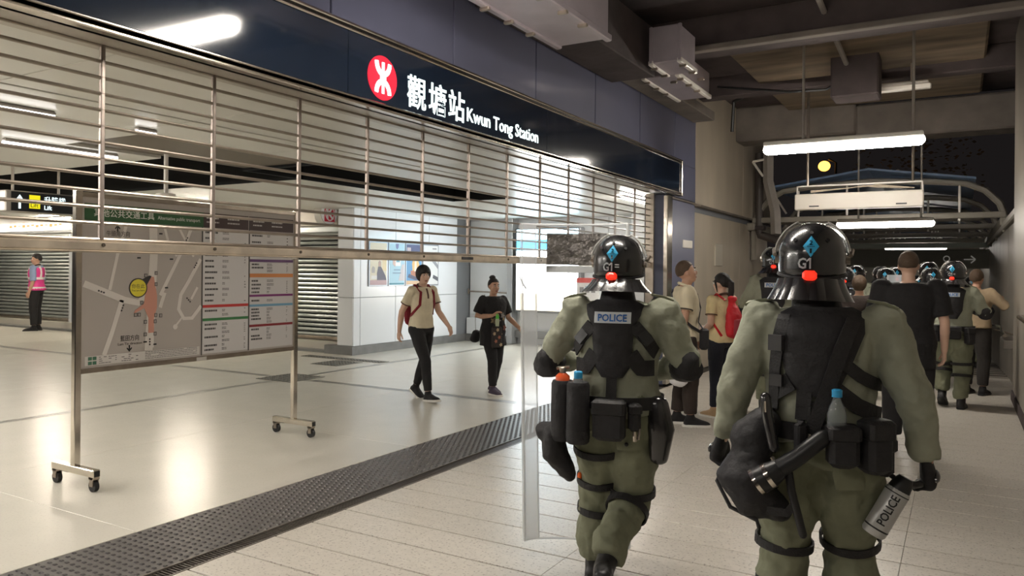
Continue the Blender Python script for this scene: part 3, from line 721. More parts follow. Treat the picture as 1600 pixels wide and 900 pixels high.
# ================================================================ footbridge canopy
cn = thing('footbridge_canopy', 'blue pitched footbridge canopy with curved pale frames', 'canopy', (-1.5, 16.2, 2.5))
m_frame = mat('canopy_frame_paint', (.25, .225, .185), .45, var=.08, vscale=4)
for k in range(7):
    y = k * 3.1; dz = -.03 * k
    b = MB(); pts = []
    for (x, z) in ((2.22, -.1), (2.22, .12), (2.12, .42), (1.9, .66), (1.6, .80), (1.1, .86), (0, .92), (-1.1, .86), (-1.6, .80), (-1.9, .62), (-2.1, .35), (-2.18, .1), (-2.18, -.6)): pts.append((x, y, z + dz))
    b.tube(pts, .06, 6); b.build('curved_frame', m_frame, cn, True)
    b = MB(); b.cbox((-2.2, y - .06, .16 + dz), (2.22, y + .06, .27 + dz), .012); b.build('tie_beam', m_frame, cn)
    for x in (-1.3, -.4, .9, 1.5):
        b = MB(); b.tube([(x, y, .12 + dz), (x, y, .85 + dz)], .022, 6); b.build('hanger', m_fix, cn)
for s in (-1, 1):
    b = MB(); a = [(s * 1.75, .84), (0, 1.10), (0, 1.14), (s * 1.75, .88)]
    b.add([(x, -.3, z) for x, z in a] + [(x, 20, z - .2) for x, z in a], [(0, 1, 2, 3), (7, 6, 5, 4), (0, 4, 5, 1), (1, 5, 6, 2), (2, 6, 7, 3), (3, 7, 4, 0)])
    b.build('roof_sheet', m_bluero, cn)
    b = MB(); b.cbox((s * 2.2 - .08, -.2, .0), (s * 2.2 + .08, 20, .16), .02); b.build('gutter', m_frame, cn)
for k in range(6):
    b = MB(); b.cbox((-2.0, .6 + k * 3.1, .20 - .03 * k), (1.9, 1.4 + k * 3.1, .28 - .03 * k), .02); b.build('ceiling_baffle', m_paint, cn)
# left parapet wall of the footbridge and end wall with arrows
mb = MB(); mb.box((-4.1, 17.9, -1.6), (-3.7, 40, 1.4))
tag(mb.build('wall_left', m_wall_r), 'left parapet wall of the footbridge behind the crowd', kind='structure')
mb = MB(); mb.box((-4.1, 36, -1.6), (.3, 36.4, 2.7)); mb.box((.3, 36, 1.5), (1.0, 36.4, 2.7))
we = tag(mb.build('wall_end', mat('end_wall', (.20, .19, .16), .6)), 'dim end wall of the footbridge carrying direction arrows', kind='structure')
t = thing('arrow_sign', 'dim overhead sign with two white arrows beyond the crowd', 'sign', (-1.2, 24.5, 1.86))
b = MB(); b.cbox((-1.8, -.05, -.05), (2.0, .05, .48), .02); b.build('sign_board', mat('sign_olive', (.17, .165, .13), .5), t)
am = mat('arrow_white', (.75, .72, .66), .5, emit=.12)
for s, x in ((-1, -.05), (1, 1.45)):
    b = MB(); T2 = lambda px, py, h: (x + s * px * .62, -.055 - h, .20 + py * .62)
    b.prism(strip([(-.22, 0), (.2, 0)], .045, .045), 0, .01, T2); b.prism(strip([(.05, .16), (.22, 0)], .05, .05), 0, .011, T2); b.prism(strip([(.05, -.16), (.22, 0)], .05, .05), 0, .012, T2)
    b.build('arrow', am, t)
b = MB(); n = 20
ro = [(.085 * cos(2 * pi * k / n), .085 * sin(2 * pi * k / n)) for k in range(n)]; ri = [(.06 * cos(2 * pi * k / n), .06 * sin(2 * pi * k / n)) for k in range(n)]
b.add([(.90 + x, -.06, .22 + y) for x, y in ro] + [(.90 + x, -.06, .22 + y) for x, y in ri], [(k, (k + 1) % n, n + (k + 1) % n, n + k) for k in range(n)]); b.build('ring', am, t)
b = MB(); b.cbox((-1.9, -.1, .52), (2.1, .1, .66), .02); b.build('pale_beam', mat('beam_green_white', (.50, .56, .50), .4), t)
# street lamps in the night beyond
for (x, y, z, r, s, lab) in ((-8.6, 60, 9.55, .42, 5, 'orange glowing street lamp in the night sky above the canopy'), (-2.6, 50.5, 7.4, .15, 9, 'small orange street lamp above the right of the canopy')):
    t = thing('street_lamp', lab, 'lamp', (x, y, -6), 0, 'street lamps beyond the footbridge')
    b = MB(); b.tube([(.8, 0, 0), (.8, 0, z + 6.2), (.3, 0, z + 6.5)], .08, 8); b.build('column', m_blackp, t, True)
    b = MB(); b.ball((0, 0, z + 6), (r, r, r * .9)); b.build('lantern', glow('sodium_%d' % s, (1, .42, .06), s), t, True)
# dark tree with a few lit leaves beyond
t = thing('tree', 'dark tree in the night with a few lit leaves', 'tree', (-2.4, 56, -6))
b = MB(); b.limb([(0, 0, 0), (.1, 0, 6), (0, 0, 12)], [.3, .25, .15]); b.build('trunk', mat('bark_night', (.03, .02, .015), .9), t, True)
b = MB()
for k in range(420):
    a, e, r = random.uniform(0, 2 * pi), random.uniform(-1, 1), 4.2 * random.random() ** .4
    c = V((r * cos(a) * (1 - e * e) ** .5, r * sin(a) * (1 - e * e) ** .5, 14.2 + r * e * .9)); u, v, d = frame((random.uniform(-1, 1), random.uniform(-1, 1), random.uniform(-.3, 1)))
    q = random.uniform(.10, .22); b.add([c - u * q, c + v * q * .5, c + u * q, c - v * q * .5], [(0, 1, 2, 3)])
tag(b.build('leaves', mat('leaf_night', (.30, .22, .12), .6), t), kind='stuff')

# ================================================================ wheeled transport map board
bd = thing('map_board', 'wheeled steel frame board with a grey area map and bus route lists', 'board', (-5.62, 4.30, 0))
def BD(y, z, x=0.0): return (x, y - 4.30, z)
for y in (3.255, 5.40):
    b = MB(); b.cbox(BD(y - .025, .14, -.025), BD(y + .025, 2.20, .025), .005); b.build('post', m_chrome, bd)
    b = MB(); b.cbox(BD(y - .028, .105, -.27), BD(y + .028, .16, .27), .005); ft = b.build('foot_bar', m_chrome, bd)
    b = MB(); b.box(BD(y - .02, .112, .268), BD(y + .02, .153, .274)); b.build('end_cap', m_blackp, ft)
    for s in (-1, 1):
        x = s * .235
        b = MB(); b.tube([BD(y - .016, .042, x), BD(y + .016, .042, x)], .042, 16); b.build('caster_wheel', m_blackp, ft, True)
        b = MB(); b.box(BD(y - .024, .04, x - .02), BD(y - .018, .105, x + .02)); b.box(BD(y + .018, .04, x - .02), BD(y + .024, .105, x + .02)); b.box(BD(y - .024, .09, x - .03), BD(y + .024, .106, x + .03)); b.build('caster_fork', m_steel, ft)
b = MB(); b.cbox(BD(3.28, .83, -.02), BD(5.375, .868, .02), .004); b.build('cross_rail', m_steel, bd)
b = MB(); b.cbox(BD(3.28, 2.145, -.02), BD(5.375, 2.18, .02), .004); b.build('cross_rail', m_steel, bd)
b = MB(); b.box(BD(3.28, .868, -.012), BD(5.375, 2.145, .010)); b.build('panel', mat('map_grey', (.43, .39, .36), .5), bd)
def ink(c, nm='ink'): return mat('print_%02d_%02d_%02d' % tuple(int(q * 99) for q in c), c, .5)
def pr_box(y0, y1, z0, z1, c, nm, d=.0125, e=.010):
    b = MB(); b.box(BD(y0, z0, e), BD(y1, z1, d)); return b.build(nm, ink(c), bd)
def pr_poly(poly, c, nm, d=.0125):
    b = MB(); b.prism(poly, .010, d, lambda y, z, h: BD(y, z, h)); return b.build(nm, ink(c), bd)
pale = (.66, .62, .58)
pr_box(3.30, 4.335, 1.975, 2.10, (.03, .10, .035), 'green_header', .0135)
pr_box(4.335, 4.815, 1.975, 2.10, (.05, .028, .026), 'brown_header', .0135)
pr_box(4.83, 5.36, 1.975, 2.10, (.05, .028, .026), 'brown_header', .0135)
wi = ink((.72, .72, .68))
put_text('其他公共交通工具', .062, wi, BD(3.37, 2.012, .0138), FACE_X, bd, 'header_lettering', extrude=.0005, bold=.0006, width=.50)
put_text('Alternative public transport', .042, wi, BD(3.90, 2.015, .0138), FACE_X, bd, 'header_lettering', extrude=.0005, width=.40)
dk = ink((.045, .04, .04))
# roads
for pl, w in (([(3.30, 1.50), (3.45, 1.44), (3.62, 1.37), (3.74, 1.345), (3.80, 1.40), (3.83, 1.50)], .05), ([(3.50, 1.45), (3.56, 1.72), (3.63, 1.95)], .025), ([(3.60, 1.37), (3.52, 1.12), (3.46, .955)], .035),
              ([(3.86, 1.97), (3.87, 1.75), (3.86, 1.55), (3.845, 1.2), (3.83, .96)], .07), ([(3.93, 1.40), (4.05, 1.62), (4.17, 1.85), (4.22, 1.97)], .03), ([(3.96, 1.97), (4.0, 1.83), (4.08, 1.72)], .022),
              ([(4.31, 1.70), (4.20, 1.52), (4.12, 1.40), (4.10, 1.28), (4.15, 1.20), (4.23, 1.20), (4.32, 1.30)], .032), ([(4.13, 1.205), (4.075, 1.145)], .016), ([(4.22, 1.36), (4.28, 1.46)], .022), ([(3.93, 1.30), (3.97, 1.42)], .03), ([(4.09, 1.97), (4.24, 1.72)], .02), ([(3.92, 1.74), (4.03, 1.76)], .014)):
    pr_poly(strip(pl, w, w), pale, 'road', .0120)
b = MB(); b.prism([(4.07 + .022 * cos(k * pi / 8), 1.135 + .022 * sin(k * pi / 8)) for k in range(16)], .010, .0123, lambda y, z, h: BD(y, z, h)); b.build('road', ink(pale), bd)
pr_poly([(3.83, 1.55), (3.87, 1.55), (3.90, 1.40), (3.90, 1.30), (3.875, 1.22), (3.875, 1.10), (3.825, 1.10), (3.825, 1.22), (3.79, 1.30), (3.70, 1.26), (3.71, 1.285), (3.785, 1.335), (3.80, 1.45)], (.60, .29, .22), 'station_area', .0130)
pr_box(3.825, 3.875, .98, 1.10, pale, 'road', .0131)
b = MB(); b.prism([(3.735 + .078 * cos(k * pi / 12), 1.462 + .078 * sin(k * pi / 12)) for k in range(24)], .010, .0134, lambda y, z, h: BD(y, z, h)); b.prism([(3.77, 1.53), (3.80, 1.47), (3.85, 1.555), (3.83, 1.56)], .010, .0133, lambda y, z, h: BD(y, z, h)); b.build('marker_outline', dk, bd)
b = MB(); b.prism([(3.735 + .069 * cos(k * pi / 12), 1.462 + .069 * sin(k * pi / 12)) for k in range(24)], .010, .0138, lambda y, z, h: BD(y, z, h)); b.build('marker_disc', ink((.72, .62, .05)), bd)
put_text('你在此', .038, dk, BD(3.678, 1.462, .014), FACE_X, bd, 'marker_lettering', extrude=.0003, width=.112)
put_text('You are here', .022, dk, BD(3.678, 1.435, .014), FACE_X, bd, 'marker_lettering', extrude=.0003, width=.112)
for (y, z) in ((3.80, 1.56), (3.89, 1.58), (3.89, 1.49), (3.765, 1.345), (3.715, 1.25), (3.745, 1.25), (3.89, 1.24), (3.935, 1.235), (3.80, 1.19), (3.885, 1.19), (3.80, 1.09), (3.885, 1.09)):
    b = MB(); b.box(BD(y - .013, z - .015, .010), BD(y + .013, z + .015, .0132)); o_ = b.build('exit_box', ink((.10, .09, .09)), bd)
    b = MB(); b.box(BD(y - .008, z - .010, .0132), BD(y + .008, z + .010, .0135)); b.build('exit_mark', ink((.35, .32, .30)), o_)
for (y, z) in ((3.80, 1.03), (3.885, 1.005), (3.93, 1.90), (3.74, 1.70), (4.03, 1.695), (3.985, 1.46)): pr_box(y - .014, y + .014, z - .006, z + .006, (.03, .03, .03), 'bus_mark', .0133)
put_text('牛頭角方向', .048, dk, BD(3.47, 1.865, .0125), FACE_X, bd, 'direction_lettering', extrude=.0003, width=.19)
put_text('藍田方向', .050, dk, BD(3.59, 1.052, .0125), FACE_X, bd, 'direction_lettering', extrude=.0003, width=.155)
put_text('Lam Tin direction', .028, dk, BD(3.57, 1.018, .0125), FACE_X, bd, 'direction_lettering', extrude=.0003, width=.20)
def down_arrow(y, z, s):
    pr_poly([(y - .005, z + .03 * s), (y + .005, z + .03 * s), (y + .005, z), (y + .018, z + .012 * s), (y + .022, z + .004 * s), (y, z - .022 * s), (y - .022, z + .004 * s), (y - .018, z + .012 * s), (y - .005, z)], (.03, .03, .03), 'direction_arrow', .0128)
down_arrow(3.665, .985, 1); down_arrow(3.56, 1.93, -1)
for y, z, a in ((3.405, 1.442, -20), (3.60, 1.28, 70), (3.845, 1.0, 90), (4.16, 1.83, 62), (4.25, 1.62, 60), (4.17, 1.37, -45)):
    b = MB()
    for k in range(3): b.box((.021 * k, 0, 0), (.021 * k + .014, .012, .0006), Matrix.Translation(BD(y, z, .0126)) @ FACE_X @ Matrix.Rotation(RAD(a), 4, 'Z'))
    tag(b.build('street_name', dk, bd), kind='stuff')
pr_box(3.31, 4.305, .885, .955, (.62, .59, .56), 'legend_strip', .0128)
for k in range(4): pr_box(3.335 + (k % 2) * .035, 3.365 + (k % 2) * .035, .924 - (k // 2) * .034, .95 - (k // 2) * .034, (.06, .16, .10), 'legend_icon', .0133)
random.seed(3)
def lines(y0, y1, z0, z1, rows, parent_nm='small_print', c=(.16, .15, .15), dens=.55, h=.35):
    b = MB()
    for r in range(rows):
        z = z1 - (r + .5) * (z1 - z0) / rows; hh = (z1 - z0) / rows * h
        y = y0
        while y < y1 - .004:
            w = random.uniform(.008, .03); w = min(w, y1 - y)
            if random.random() < dens: b.box(BD(y, z - hh / 2, .0125), BD(y + w, z + hh / 2, .0137))
            y += w + .004
    if b.v: tag(b.build(parent_nm, ink(c), bd), kind='stuff')
lines(3.42, 3.56, .89, .95, 4); lines(3.60, 3.74, .89, .95, 4); lines(3.80, 4.28, .89, .955, 5, dens=.9)
# route lists
pr_box(4.335, 4.82, .885, 1.968, (.60, .58, .575), 'route_sheet', .0122)
pr_box(4.838, 5.36, .885, 1.968, (.60, .58, .575), 'route_sheet', .0122)
pr_box(4.322, 4.330, .875, 2.10, (.05, .05, .05), 'column_rule', .0130); pr_box(4.825, 4.833, .875, 2.10, (.05, .05, .05), 'column_rule', .0130)
bars = [(4.335, 4.82, 1.282, 1.306, (.52, .045, .04)), (4.335, 4.82, 1.166, 1.19, (.05, .20, .07)), (4.838, 5.36, 1.685, 1.71, (.13, .06, .16)), (4.838, 5.36, 1.543, 1.578, (.62, .24, .08)), (4.838, 5.36, 1.364, 1.384, (.20, .03, .16)), (4.838, 5.36, 1.272, 1.294, (.17, .36, .52)), (4.838, 5.36, 1.086, 1.108, (.24, .025, .03))]
for (a, c, z0, z1, col) in bars: pr_box(a, c, z0, z1, col, 'colour_bar', .0140)
def listing(y0, z0, z1, rows):
    for r in range(rows):
        z = z1 - (r + .5) * (z1 - z0) / rows
        if random.random() < .8: lines(y0 + .02, y0 + random.uniform(.10, .16), z - .012, z + .008, 1, dens=1, h=.8, c=(.09, .085, .085))
        lines(y0 + .20, y0 + random.uniform(.225, .28), z - .014, z + .01, 2, dens=1, h=.5)
    lines(y0 + .44, y0 + .455, z0, z1, rows * 2, dens=.7)
listing(4.335, 1.32, 1.96, 13); listing(4.335, 1.20, 1.275, 2); listing(4.335, .90, 1.155, 7)
listing(4.838, 1.72, 1.96, 4); listing(4.838, 1.59, 1.68, 3); listing(4.838, 1.39, 1.53, 4); listing(4.838, 1.30, 1.36, 1); listing(4.838, 1.115, 1.265, 5); listing(4.838, .96, 1.08, 4)
for y0 in (4.345, 4.85):
    for k in range(2): lines(y0 + .02 + .22 * k, y0 + .15 + .22 * k, 2.005, 2.075, 2, c=(.45, .42, .40), dens=.95)
pr_box(4.27, 4.37, .83, .862, (.55, .52, .48), 'rail_clip', .024, .018)
b = MB(); b.cbox(BD(5.33, 1.72, .012), BD(5.40, 1.80, .026), .004); b.build('tape_patch', m_fix, bd)
# ================================================================ people: shared builders (figure faces +y, 1.72 m tall, feet at z = 0)
m_skin = mat('skin', (.60, .385, .285), .5, var=.06, vscale=12)
m_skin2 = mat('skin_tan', (.50, .29, .20), .5, var=.06, vscale=12)
m_hair = mat('black_hair', (.014, .011, .010), .62, bump=.5, bscale=90, stretch=(1, 1, .15))
m_hair2 = mat('brown_hair', (.075, .045, .026), .6, bump=.5, bscale=90)
m_eyew = mat('eye_white', (.7, .68, .65), .3); m_eyed = mat('eye_dark', (.012, .010, .010), .2); m_lip = mat('lips', (.34, .13, .11), .5)
def fabric(name, c=None, rough=.85, var=.10, bump=.35, bs=26): return mat(name, c, rough, var=var, vscale=7, bump=bump, bscale=bs, sheen=.03)
m_olive = fabric('olive_drill', (.285, .295, .225), bump=1.0, bs=10); m_olive_t = fabric('olive_trouser', (.180, .187, .122), bump=1.0, bs=10)
m_gear = mat('black_webbing', (.014, .013, .014), .62, var=.2, vscale=40, bump=.25, bscale=120)
m_gear2 = mat('black_nylon', (.016, .015, .017), .68, var=.2, vscale=14, bump=.4, bscale=24)
m_leath = mat('black_gloss_leather', (.018, .017, .018), .24, coat=.5, bump=.15, bscale=18)
m_boot = mat('black_boot', (.016, .015, .015), .45, bump=.2, bscale=30)
m_shell = mat('helmet_black', (.010, .010, .011), .27, coat=.55, var=.1, vscale=20)
m_visor = mat('clear_visor', (.92, .94, .95), .05, trans=1.0, ior=1.2)
m_decal = mat('blue_decal', (.03, .36, .62), .4, emit=.05)
m_decw = mat('white_decal', (.70, .72, .74), .4)
m_redl = mat('red_clip_light', (.80, .035, .015), .35, emit=.9)
m_patch = mat('police_patch', (.62, .66, .70), .5); m_patchb = mat('police_blue', (.04, .20, .58), .5)

TOR = [(.86, .150, .108, 0), (.93, .168, .120, -.01), (1.00, .158, .108, -.004), (1.08, .143, .098, .002), (1.18, .152, .106, .006), (1.28, .170, .114, .004), (1.36, .174, .104, -.002), (1.41, .150, .086, -.008), (1.448, .080, .064, -.010)]
class Fig:
    def __init__(s, root, J=None, lean=(0, 0), kw=1.0, kd=1.0, head=(0, 0, 0), headoff=(0, 0, 0), voxel=.012):
        s.root = root; s.lean = lean; s.kw = kw; s.kd = kd; s.vox = voxel
        D = dict(hipL=(-.09, 0, .90), kneL=(-.10, .03, .49), ankL=(-.10, -.01, .09), hipR=(.09, 0, .90), kneR=(.10, .03, .49), ankR=(.10, -.01, .09),
                 shL=(-.178, -.005, 1.395), elL=(-.225, -.03, 1.11), wrL=(-.225, .05, .87), shR=(.178, -.005, 1.395), elR=(.225, -.03, 1.11), wrR=(.225, .05, .87),
                 footL=(0, 0), footR=(0, 0), handL=None, handR=None, palmL=(1, 0, 0), palmR=(-1, 0, 0), curlL=22, curlR=22)
        D.update(J or {}); s.J = D
        for k in list(D):
            if k[:3] in ('hip', 'kne', 'ank', 'shL', 'shR', 'elL', 'elR', 'wrL', 'wrR'): D[k] = V(D[k])
        for q in ('shL', 'shR'): D[q] = V((D[q].x * kw, D[q].y, D[q].z)) + s.off(D[q].z)
        yaw, pitch, roll = head
        s.Mh = Matrix.Translation(V((0, .012, 1.600)) + s.off(1.6) + V(headoff)) @ Matrix.Rotation(RAD(yaw), 4, 'Z') @ Matrix.Rotation(RAD(pitch), 4, 'X') @ Matrix.Rotation(RAD(roll), 4, 'Y')
    def off(s, z): k = (z - .92) / .5; return V((s.lean[0] * k, s.lean[1] * k, 0))
    def tsec(s, infl=0.0, z0=.86, z1=1.45, low=0.0):
        out = []
        rows = [t for t in TOR if z0 + .02 < t[0] <= z1]
        out.append(s.at(z0, infl + low))
        for t in rows: out.append(s.at(t[0], infl + low * max(0, 1 - (t[0] - z0) / .25)))
        return out
    def at(s, z, infl=0.0):
        t = TOR
        if z <= t[0][0]: a = t[0]; hw, hd, yo = a[1], a[2], a[3]
        elif z >= t[-1][0]: a = t[-1]; hw, hd, yo = a[1], a[2], a[3]
        else:
            for p, q in zip(t[:-1], t[1:]):
                if p[0] <= z <= q[0]:
                    k = (z - p[0]) / (q[0] - p[0]); hw, hd, yo = (p[i] + (q[i] - p[i]) * k for i in (1, 2, 3)); break
        o = s.off(z)
        return (o.x, o.y + yo, z, hw * s.kw + infl, hd * s.kd + infl)
    def surf(s, x, z, infl, side=-1):
        """point on the torso surface, side -1 back, +1 front; wraps round the flank"""
        cx, cy, _, hw, hd = s.at(z, infl); q = (x - cx) / hw
        q = max(-1, min(1, q))
        return V((x, cy + side * hd * (1 - q * q) ** .5, z))
    def snorm(s, x, z, infl, side=-1):
        cx, cy, _, hw, hd = s.at(z, infl); q = max(-.98, min(.98, (x - cx) / hw))
        return V((q / hw, side * (1 - q * q) ** .5 / hd, .0)).normalized()
    def band(s, name, xz, w, m, infl, side=-1, t=.008, parent=None):
        pts = []; ns = []
        for (p, q) in zip(xz[:-1], xz[1:]):
            for k in range(5):
                f = k / 5; pts.append((p[0] + (q[0] - p[0]) * f, p[1] + (q[1] - p[1]) * f))
        pts.append(xz[-1])
        P = [s.surf(x, z, infl, side) for x, z in pts]; ns = [s.snorm(x, z, infl, side) for x, z in pts]
        b = MB(); b.strap(P, w, t, ns); return b.build(name, m, parent or s.root)
    def panel(s, name, rows, m, infl, side=-1, t=.012, parent=None, nx=8):
        """rows of (z, x0, x1) laid on the back/front surface"""
        R_ = []
        rr = []
        for (p, q) in zip(rows[:-1], rows[1:]):
            for k in range(3):
                f = k / 3; rr.append(tuple(p[i] + (q[i] - p[i]) * f for i in range(3)))
        rr.append(rows[-1])
        b = MB(); vs = []; n = nx + 1
        for lay in (0, 1):
            for (z, x0, x1) in rr:
                for k in range(n):
                    x = x0 + (x1 - x0) * k / nx; e = 0 if (lay == 0) else t * (.45 if k in (0, nx) else 1)
                    vs.append(s.surf(x, z, infl, side) + s.snorm(x, z, infl, side) * e)
        m_ = len(rr); fs = []; o = n * m_
        for i in range(m_ - 1):
            for k in range(nx):
                a = i * n + k; fs.append((a, a + 1, a + n + 1, a + n)); fs.append((o + a, o + a + n, o + a + n + 1, o + a + 1))
        for k in range(nx): fs.append((k, o + k, o + k + 1, k + 1)); a = (m_ - 1) * n + k; fs.append((a, a + 1, o + a + 1, o + a))
        for i in range(m_ - 1):
            a = i * n; fs.append((a, a + n, o + a + n, o + a)); a += nx; fs.append((a, o + a, o + a + n, a + n))
        b.add(vs, fs); return b.build(name, m, parent or s.root, True)
    # ------------------------------------------------------------ body: one continuous skin
    def body(s, skin, face=True, gloves=False, feet=True, name='body'):
        J = s.J; b = MB()
        b.loft(s.tsec(-.006)); M = s.Mh
        hc = M @ V((0, -.01, -.10)); nb = V((0, -.012, 1.40)) + s.off(1.40)
        b.limb([nb, (nb + hc) / 2 + V((0, -.004, 0)), hc], [.060, .054, .055])
        b.ball((0, -.014, .022), (.077, .094, .098), 18, 12, M); b.ball((0, .028, -.035), (.063, .064, .084), 16, 10, M); b.ball((0, .046, -.086), (.042, .042, .032), 12, 8, M)
        b.limb([M @ V((0, .086, .012)), M @ V((0, .104, -.022)), M @ V((0, .100, -.034))], [.008, .012, .012], 8)
        for q in (-1, 1):
            b.ball((q * .077, -.006, -.014), (.012, .021, .032), 8, 6, M); b.ball((q * .034, .062, -.028), (.026, .026, .022), 8, 6, M)
        for S in 'LR':
            sh, el, wr = J['sh' + S], J['el' + S], J['wr' + S]
            b.limb([sh, (sh + el) / 2, el, el + (wr - el) * .3, wr], [.056, .047, .040, .041, .028])
            hd = V(J['hand' + S]) if J['hand' + S] else (wr - el); hd = hd.normalized(); pn = V(J['palm' + S]); pn = (pn - hd * pn.dot(hd)).normalized()
            J['hd' + S], J['pn' + S] = hd, pn
            b.limb([wr - hd * .01, wr + hd * .04, wr + hd * .085], [.029, .040, .038], 10, .46, up=pn)
            hp, kn, an = J['hip' + S], J['kne' + S], J['ank' + S]
            bk = V((0, -.012, 0))
            b.limb([hp, (hp + kn) / 2, kn, kn + (an - kn) * .3 + bk, an], [.092, .076, .055, .056, .037])
            if feet: s._foot(b, S, -.006)
        o = fuse(b, name, [skin], s.vox * .85, 5, s.root)
        b = MB()
        if not gloves:
            for S in 'LR': s.fingers(b, S)
        if face:
            n0 = len(b.f)
            b.cm = 1
            for q in (-1, 1): b.ball((q * .031, .0805, .004), (.0135, .010, .0085), 10, 6, M)
            b.cm = 2
            for q in (-1, 1):
                b.ball((q * .031, .0885, .004), (.0075, .004, .0075), 8, 6, M)
                b.limb([M @ V((q * .016, .092, .024)), M @ V((q * .032, .092, .029)), M @ V((q * .050, .080, .024))], [.0045, .0055, .0035], 6)
            b.cm = 3
            b.ball((0, .0865, -.066), (.022, .010, .0045), 10, 6, M); b.ball((0, .0855, -.074), (.019, .010, .005), 10, 6, M)
        if b.v: join_into(o, b, (m_eyew, m_eyed, m_lip))
        s.bodyo = o
        return o
    def fingers(s, b, S, r=.0088):
        J = s.J; wr, hd, pn, c = J['wr' + S], J['hd' + S], J['pn' + S], J['curl' + S]
        u = hd.cross(pn)                                 # across the palm
        if (S == 'L') : u = -u
        # u now points towards the thumb side when palm faces the body
        fw = V((0, 1, 0)); 
        if u.dot(fw) < 0 and abs(u.dot(fw)) > .3: u = -u
        for k, (off, ln) in enumerate(((.027, .072), (.009, .080), (-.009, .075), (-.026, .060))):
            p = wr + hd * .078 + u * off; d = hd.copy(); pts = [p]; 
            for j, f in enumerate((.45, .32, .23)):
                a = RAD(c * (.7 + .25 * j)); d = (Matrix.Rotation(a, 3, pn.cross(d) if False else d.cross(pn)) @ d).normalized()
                p = p + d * ln * f; pts.append(p)
            b.limb(pts, [r, r * .96, r * .9, r * .78], 8)
        p = wr + hd * .022 + u * .026; d = (hd * .72 + u * .62 + pn * .25).normalized(); d2 = (hd * .9 + u * .12 + pn * .4).normalized()
        b.limb([p, p + d * .034, p + d * .034 + d2 * .030, p + d * .034 + d2 * .052], [r * 1.45, r * 1.2, r * 1.05, r * .85], 8)
    def gloves(s, m):
        for S in 'LR':
            J = s.J; b = MB(); wr, hd, pn = J['wr' + S], J['hd' + S], J['pn' + S]
            b.limb([wr - hd * .035, wr + hd * .0, wr + hd * .045, wr + hd * .090], [.042, .038, .048, .045], 12, .60, up=pn); s.fingers(b, S, .0125)
            g = fuse(b, 'glove', m, .007, 3, s.root)
            b = MB(); kp = wr + hd * .062 - pn * .026
            b.ball((0, 0, 0), (.036, .022, .014), 10, 6, Matrix.Translation(kp) @ Matrix(((hd.cross(pn).x, hd.x, pn.x, 0), (hd.cross(pn).y, hd.y, pn.y, 0), (hd.cross(pn).z, hd.z, pn.z, 0), (0, 0, 0, 1))))
            b.build('knuckle_guard', m_leath, g, True)
    def _foot(s, b, S, infl=0.0, high=False):
        yaw, pitch = s.J['foot' + S]; an = s.J['ank' + S]
        M = Matrix.Translation(an) @ Matrix.Rotation(RAD(yaw), 4, 'Z') @ Matrix.Rotation(RAD(pitch), 4, 'X') @ Matrix.Translation((0, 0, -.09))
        rs = []
        for (y, hw, h) in ((-.068, .024, .050), (-.055, .034, .075), (-.01, .040, .105), (.05, .042, .088), (.11, .047, .062), (.16, .046, .048), (.19, .034, .036), (.203, .018, .022)):
            hw += infl; h += infl; r = []
            for k in range(12):
                a = 2 * pi * k / 12; x = hw * cos(a); z = h * .5 + h * .5 * sin(a); z = z if sin(a) > 0 else max(z, .0) * .6
                r.append(M @ V((x, y, max(.012, z) if infl < 0 else z)))
            rs.append(r)
        b.rings(rs)
        return M
    def shoes(s, m, msole, boot=False, name='shoe', sole_h=.020):
        for S in 'LR':
            b = MB(); M = s._foot(b, S, .008)
            an, kn = s.J['ank' + S], s.J['kne' + S]
            d = (kn - an).normalized()
            b.limb([an + V((0, -.004, -.02)), an + d * (.15 if boot else .015)], [.050, .054 if boot else .046])
            o = fuse(b, 'boot' if boot else name, m, .009, 4, s.root)
            b = MB(); rs = []
            for z, e in ((-.006, .0), (-.004, .004), (sole_h, .006), (sole_h + .004, .0)):
                ring = []
                for (y, hw) in ((-.085, .012), (-.075, .030), (-.03, .042), (.04, .044), (.11, .053), (.17, .050), (.205, .032), (.214, .012)): ring.append((hw + e, y))
                pts = [(x, y) for x, y in ring] + [(-x, y) for x, y in ring[::-1]]
                rs.append([M @ V((x, y, z)) for x, y in pts])
            b.rings(rs); b.build('sole', msole, o, True)
    # ------------------------------------------------------------ clothing
    def trousers(s, m, hem=1.0, rad=(.104, .094, .076, .074, .064), z1=1.00, infl=.012, name='trousers', disp=((.10, .012),), smooth=5):
        """hem: 1 = ankle, .5 = knee"""
        J = s.J; b = MB(); b.loft([s.at(.84, infl - .03)] + s.tsec(infl, .86, z1))
        for S in 'LR':
            hp, kn, an = J['hip' + S], J['kne' + S], J['ank' + S]
            pts = [hp + V((0, 0, .02)), (hp + kn) / 2, kn, kn + (an - kn) * .4 + V((0, -.008, 0)), an + (kn - an) * .10]
            rr = list(rad)
            if hem < 1:
                if hem <= .55: pts = pts[:2] + [hp + (kn - hp) * (hem / .5)]; rr = rr[:2] + [rr[2] * 1.12]
            b.tube(pts, rr, 14); b.ball(hp, (rr[0], rr[0] * 1.02, rr[0]))
        return fuse(b, name, m, s.vox, smooth, s.root, disp)
